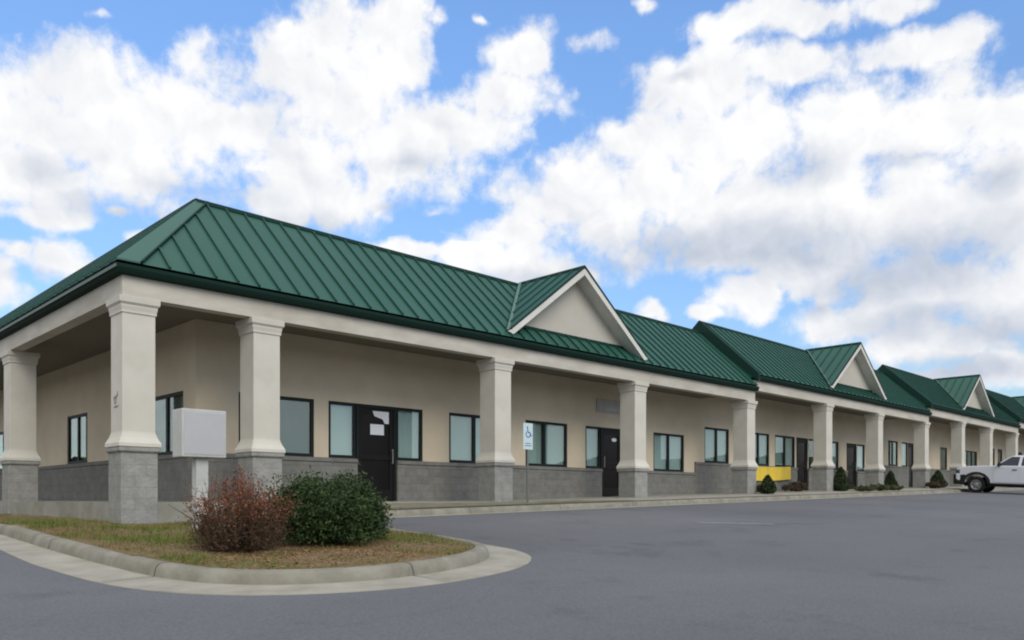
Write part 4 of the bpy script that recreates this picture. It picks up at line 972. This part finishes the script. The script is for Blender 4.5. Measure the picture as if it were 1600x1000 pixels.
# ------------------------------------------------------------------ pickup truck
def pickup():
    """local +x is forward, z = 0 at the tyres' contact"""
    root = empty('pickup_truck', (0, 0, 0)); tag(root, 'white pickup truck parked nose-in against the kerb, black front bumper', 'pickup truck')
    R = .375; WB = 3.35; fx = 0.0; rx = -WB; hw = .90
    zb = .46
    def arch(cx, r=.47, z0=zb, n=9): return [(cx+r*cos(pi*k/(n-1)), z0+max(0, r*.86*sin(pi*k/(n-1)))) for k in range(n)]
    # side outline of the lower body, clockwise from the nose bottom
    out = [(.78, .56), (.86, .62), (.88, .95), (.84, 1.12), (.70, 1.19), (.30, 1.235), (-.62, 1.27), (-.80, 1.28)]
    top = [(-2.62, 1.29), (-2.66, 1.27)]
    bed = [(-2.69, 1.27), (-4.62, 1.26), (-4.66, 1.20), (-4.66, .62)]
    def body_prism(pts, y0, y1, taper=.0):
        b = MB(); b.prism([(x, y0, z) for x, z in pts], (0, y1-y0, 0)); return b
    front = out+top+[(-2.66, zb)]+arch(0)[::-1][:0]
    low = [(-2.66, zb), (-.50, zb)]+[(x, z) for x, z in arch(0)[::-1]]+[(.52, .52)]
    b = MB(); pts = out+top+low
    b.prism([(x, -hw, z) for x, z in pts], (0, 2*hw, 0)); b.build('body', MT['white_car'], root, bevel=.035)
    lowb = [(-4.66, .56)]+[(-WB-.47, zb+.02)]+[(x, z) for x, z in arch(-WB)[::-1]]+[(-2.69, zb)]
    b = MB(); b.prism([(x, -hw+.005, z) for x, z in bed[:4]+lowb], (0, 2*hw-.01, 0)); b.build('cargo_bed', MT['white_car'], root, bevel=.03)
    # cabin: roof + pillars, tapered inward
    def ring(z, x0, x1, w): return [(x1, -w, z), (x0, -w, z), (x0, w, z), (x1, w, z)]
    g = MB(); g.loft([ring(1.27, -2.60, -.72, .84), ring(1.69, -2.42, -1.38, .70)]); g.build('cab_glass', MT['carglass_solid'], root, bevel=.01)
    rf = MB(); rf.loft([ring(1.685, -2.46, -1.33, .725), ring(1.735, -2.40, -1.42, .68), ring(1.755, -2.25, -1.6, .6)]); rf.build('roof', MT['white_car'], root, bevel=.02)
    pl = MB()
    for s in (-1, 1):
        def bar(a, c, w=.035):
            (xa, za), (xc, zc) = a, c; ya = s*(.845-.14*(za-1.27)/.42); yc = s*(.845-.14*(zc-1.27)/.42)
            pl.hexa([(xa-w, ya-.02, za), (xa+w, ya-.02, za), (xa+w, ya+.02, za), (xa-w, ya+.02, za)], [(xc-w, yc-.02, zc), (xc+w, yc-.02, zc), (xc+w, yc+.02, zc), (xc-w, yc+.02, zc)])
        bar((-.74, 1.26), (-1.37, 1.70), .032); bar((-1.72, 1.26), (-1.76, 1.70), .055); bar((-2.56, 1.26), (-2.42, 1.70), .07)
    pl.build('pillar', MT['white_car'], root)
    for s in (-1, 1):
        d = MB(); y = s*(hw+.001)
        d.box(-1.70, -.70, min(y, y+s*.012), max(y, y+s*.012), .52, 1.22); o = d.build('door', MT['white_car'], root, bevel=.008)
        h = MB(); h.box(-1.64, -1.47, min(y+s*.012, y+s*.04), max(y+s*.012, y+s*.04), 1.08, 1.12); h.build('handle', MT['black_plastic'], o)
        d = MB(); d.box(-2.58, -1.73, min(y, y+s*.012), max(y, y+s*.012), .52, 1.22); o = d.build('door', MT['white_car'], root, bevel=.008)
        h = MB(); h.box(-2.5, -2.34, min(y+s*.012, y+s*.04), max(y+s*.012, y+s*.04), 1.08, 1.12); h.build('handle', MT['black_plastic'], o)
        m = MB(); m.hexa([(-.98, s*.90, 1.25), (-.86, s*.90, 1.25), (-.86, s*1.06, 1.25), (-.98, s*1.06, 1.25)], [(-.98, s*.90, 1.42), (-.90, s*.90, 1.42), (-.90, s*1.06, 1.42), (-.98, s*1.06, 1.42)]); m.build('mirror', MT['black_plastic'], root, bevel=.01)
        l = MB(); l.box(.70, .885, min(s*.60, s*.905), max(s*.60, s*.905), .88, 1.06); o = l.build('headlight', MT['headlamp'], root, bevel=.015)
        l = MB(); l.box(-4.672, -4.6, min(s*.74, s*.905), max(s*.74, s*.905), .78, 1.14); l.build('tail_light', MT['tail'], root, bevel=.01)
        f = MB(); A = arch(0, .475, zb+.0, 11); A2 = arch(0, .60, zb-.0, 11)
        f.loft([[(x, s*(hw-.02), z), (x2, s*(hw-.02), z2), (x2, s*(hw+.02), z2), (x, s*(hw+.02), z)] for (x, z), (x2, z2) in zip(A, A2)]); f.build('arch_flare', MT['black_plastic'], root)
        f = MB(); A = arch(-WB, .475, zb, 11); A2 = arch(-WB, .53, zb, 11)
        f.loft([[(x, s*(hw-.02), z), (x2, s*(hw-.02), z2), (x2, s*(hw+.015), z2), (x, s*(hw+.015), z)] for (x, z), (x2, z2) in zip(A, A2)]); f.build('arch_flare', MT['black_plastic'], root)
    MB().hexa([(.50, -.93, .36), (.98, -.86, .38), (.98, .86, .38), (.50, .93, .36)], [(.44, -.93, .84), (1.0, -.86, .84), (1.0, .86, .84), (.44, .93, .84)]).build('front_bumper', MT['black_plastic'], root, bevel=.03)
    MB().box(.87, .90, -.58, .58, .74, 1.06).build('grille', MT['black_plastic'], root, bevel=.01)
    MB().box(-4.82, -4.67, -.88, .88, .44, .62).build('rear_bumper', MT['rim'], root, bevel=.02)
    MB().box(-4.3, .60, -.55, .55, .30, .52).build('chassis', MT['black_plastic'], root)
    MB().box(-2.55, -.6, -.93, -.80, .40, .455).build('side_step', MT['black_plastic'], root)
    MB().box(-2.55, -.6, .80, .93, .40, .455).build('side_step', MT['black_plastic'], root)
    for cx in (0, -WB):
        for s in (-1, 1):
            w = empty('wheel', (cx, s*.78, R), parent=root); w.rotation_euler = (0, 0, 0)
            t = MB(); prof = [(.20, -.11), (.33, -.115), (.36, -.095), (R, -.06), (R, .06), (.36, .095), (.33, .115), (.20, .11)]
            t.loft([[(r*cos(2*pi*k/28), y, r*sin(2*pi*k/28)) for k in range(28)] for r, y in prof]+[[(prof[0][0]*cos(2*pi*k/28), prof[0][1], prof[0][0]*sin(2*pi*k/28)) for k in range(28)]], cap=False)
            t.build('tyre', MT['tyre'], w)
            m = MB(); m.loft([[(r*cos(2*pi*k/24), y*s, r*sin(2*pi*k/24)) for k in range(24)] for r, y in ((.22, .02), (.235, .112), (.215, .112), (.17, .085), (.07, .10), (.055, .12), (.01, .12))]); m.build('rim', MT['rim'], w)
            m = MB()
            for k in range(6):
                a = k*pi/3; m.prism([(.135*cos(a)+.032*cos(q*pi/3), s*.098, .135*sin(a)+.032*sin(q*pi/3)) for q in range(6)], (0, s*.005, 0))
            m.build('rim_hole', MT['black_plastic'], w)
    return root
MT['carglass_solid'] = mat('dark_car_window', (.012, .016, .035), .08, .6)
tr = pickup()
X, Y = 42.75, 11.75
sl = math.atan(.05)
fwd = Vector((0, 1, .05)).normalized(); lft = Vector((-1, 0, -.0197)).normalized(); up_ = fwd.cross(lft).normalized()
tr.matrix_world = Matrix.Translation((X, Y, gz(X, Y))) @ Matrix((fwd, up_.cross(fwd), up_)).transposed().to_4x4()
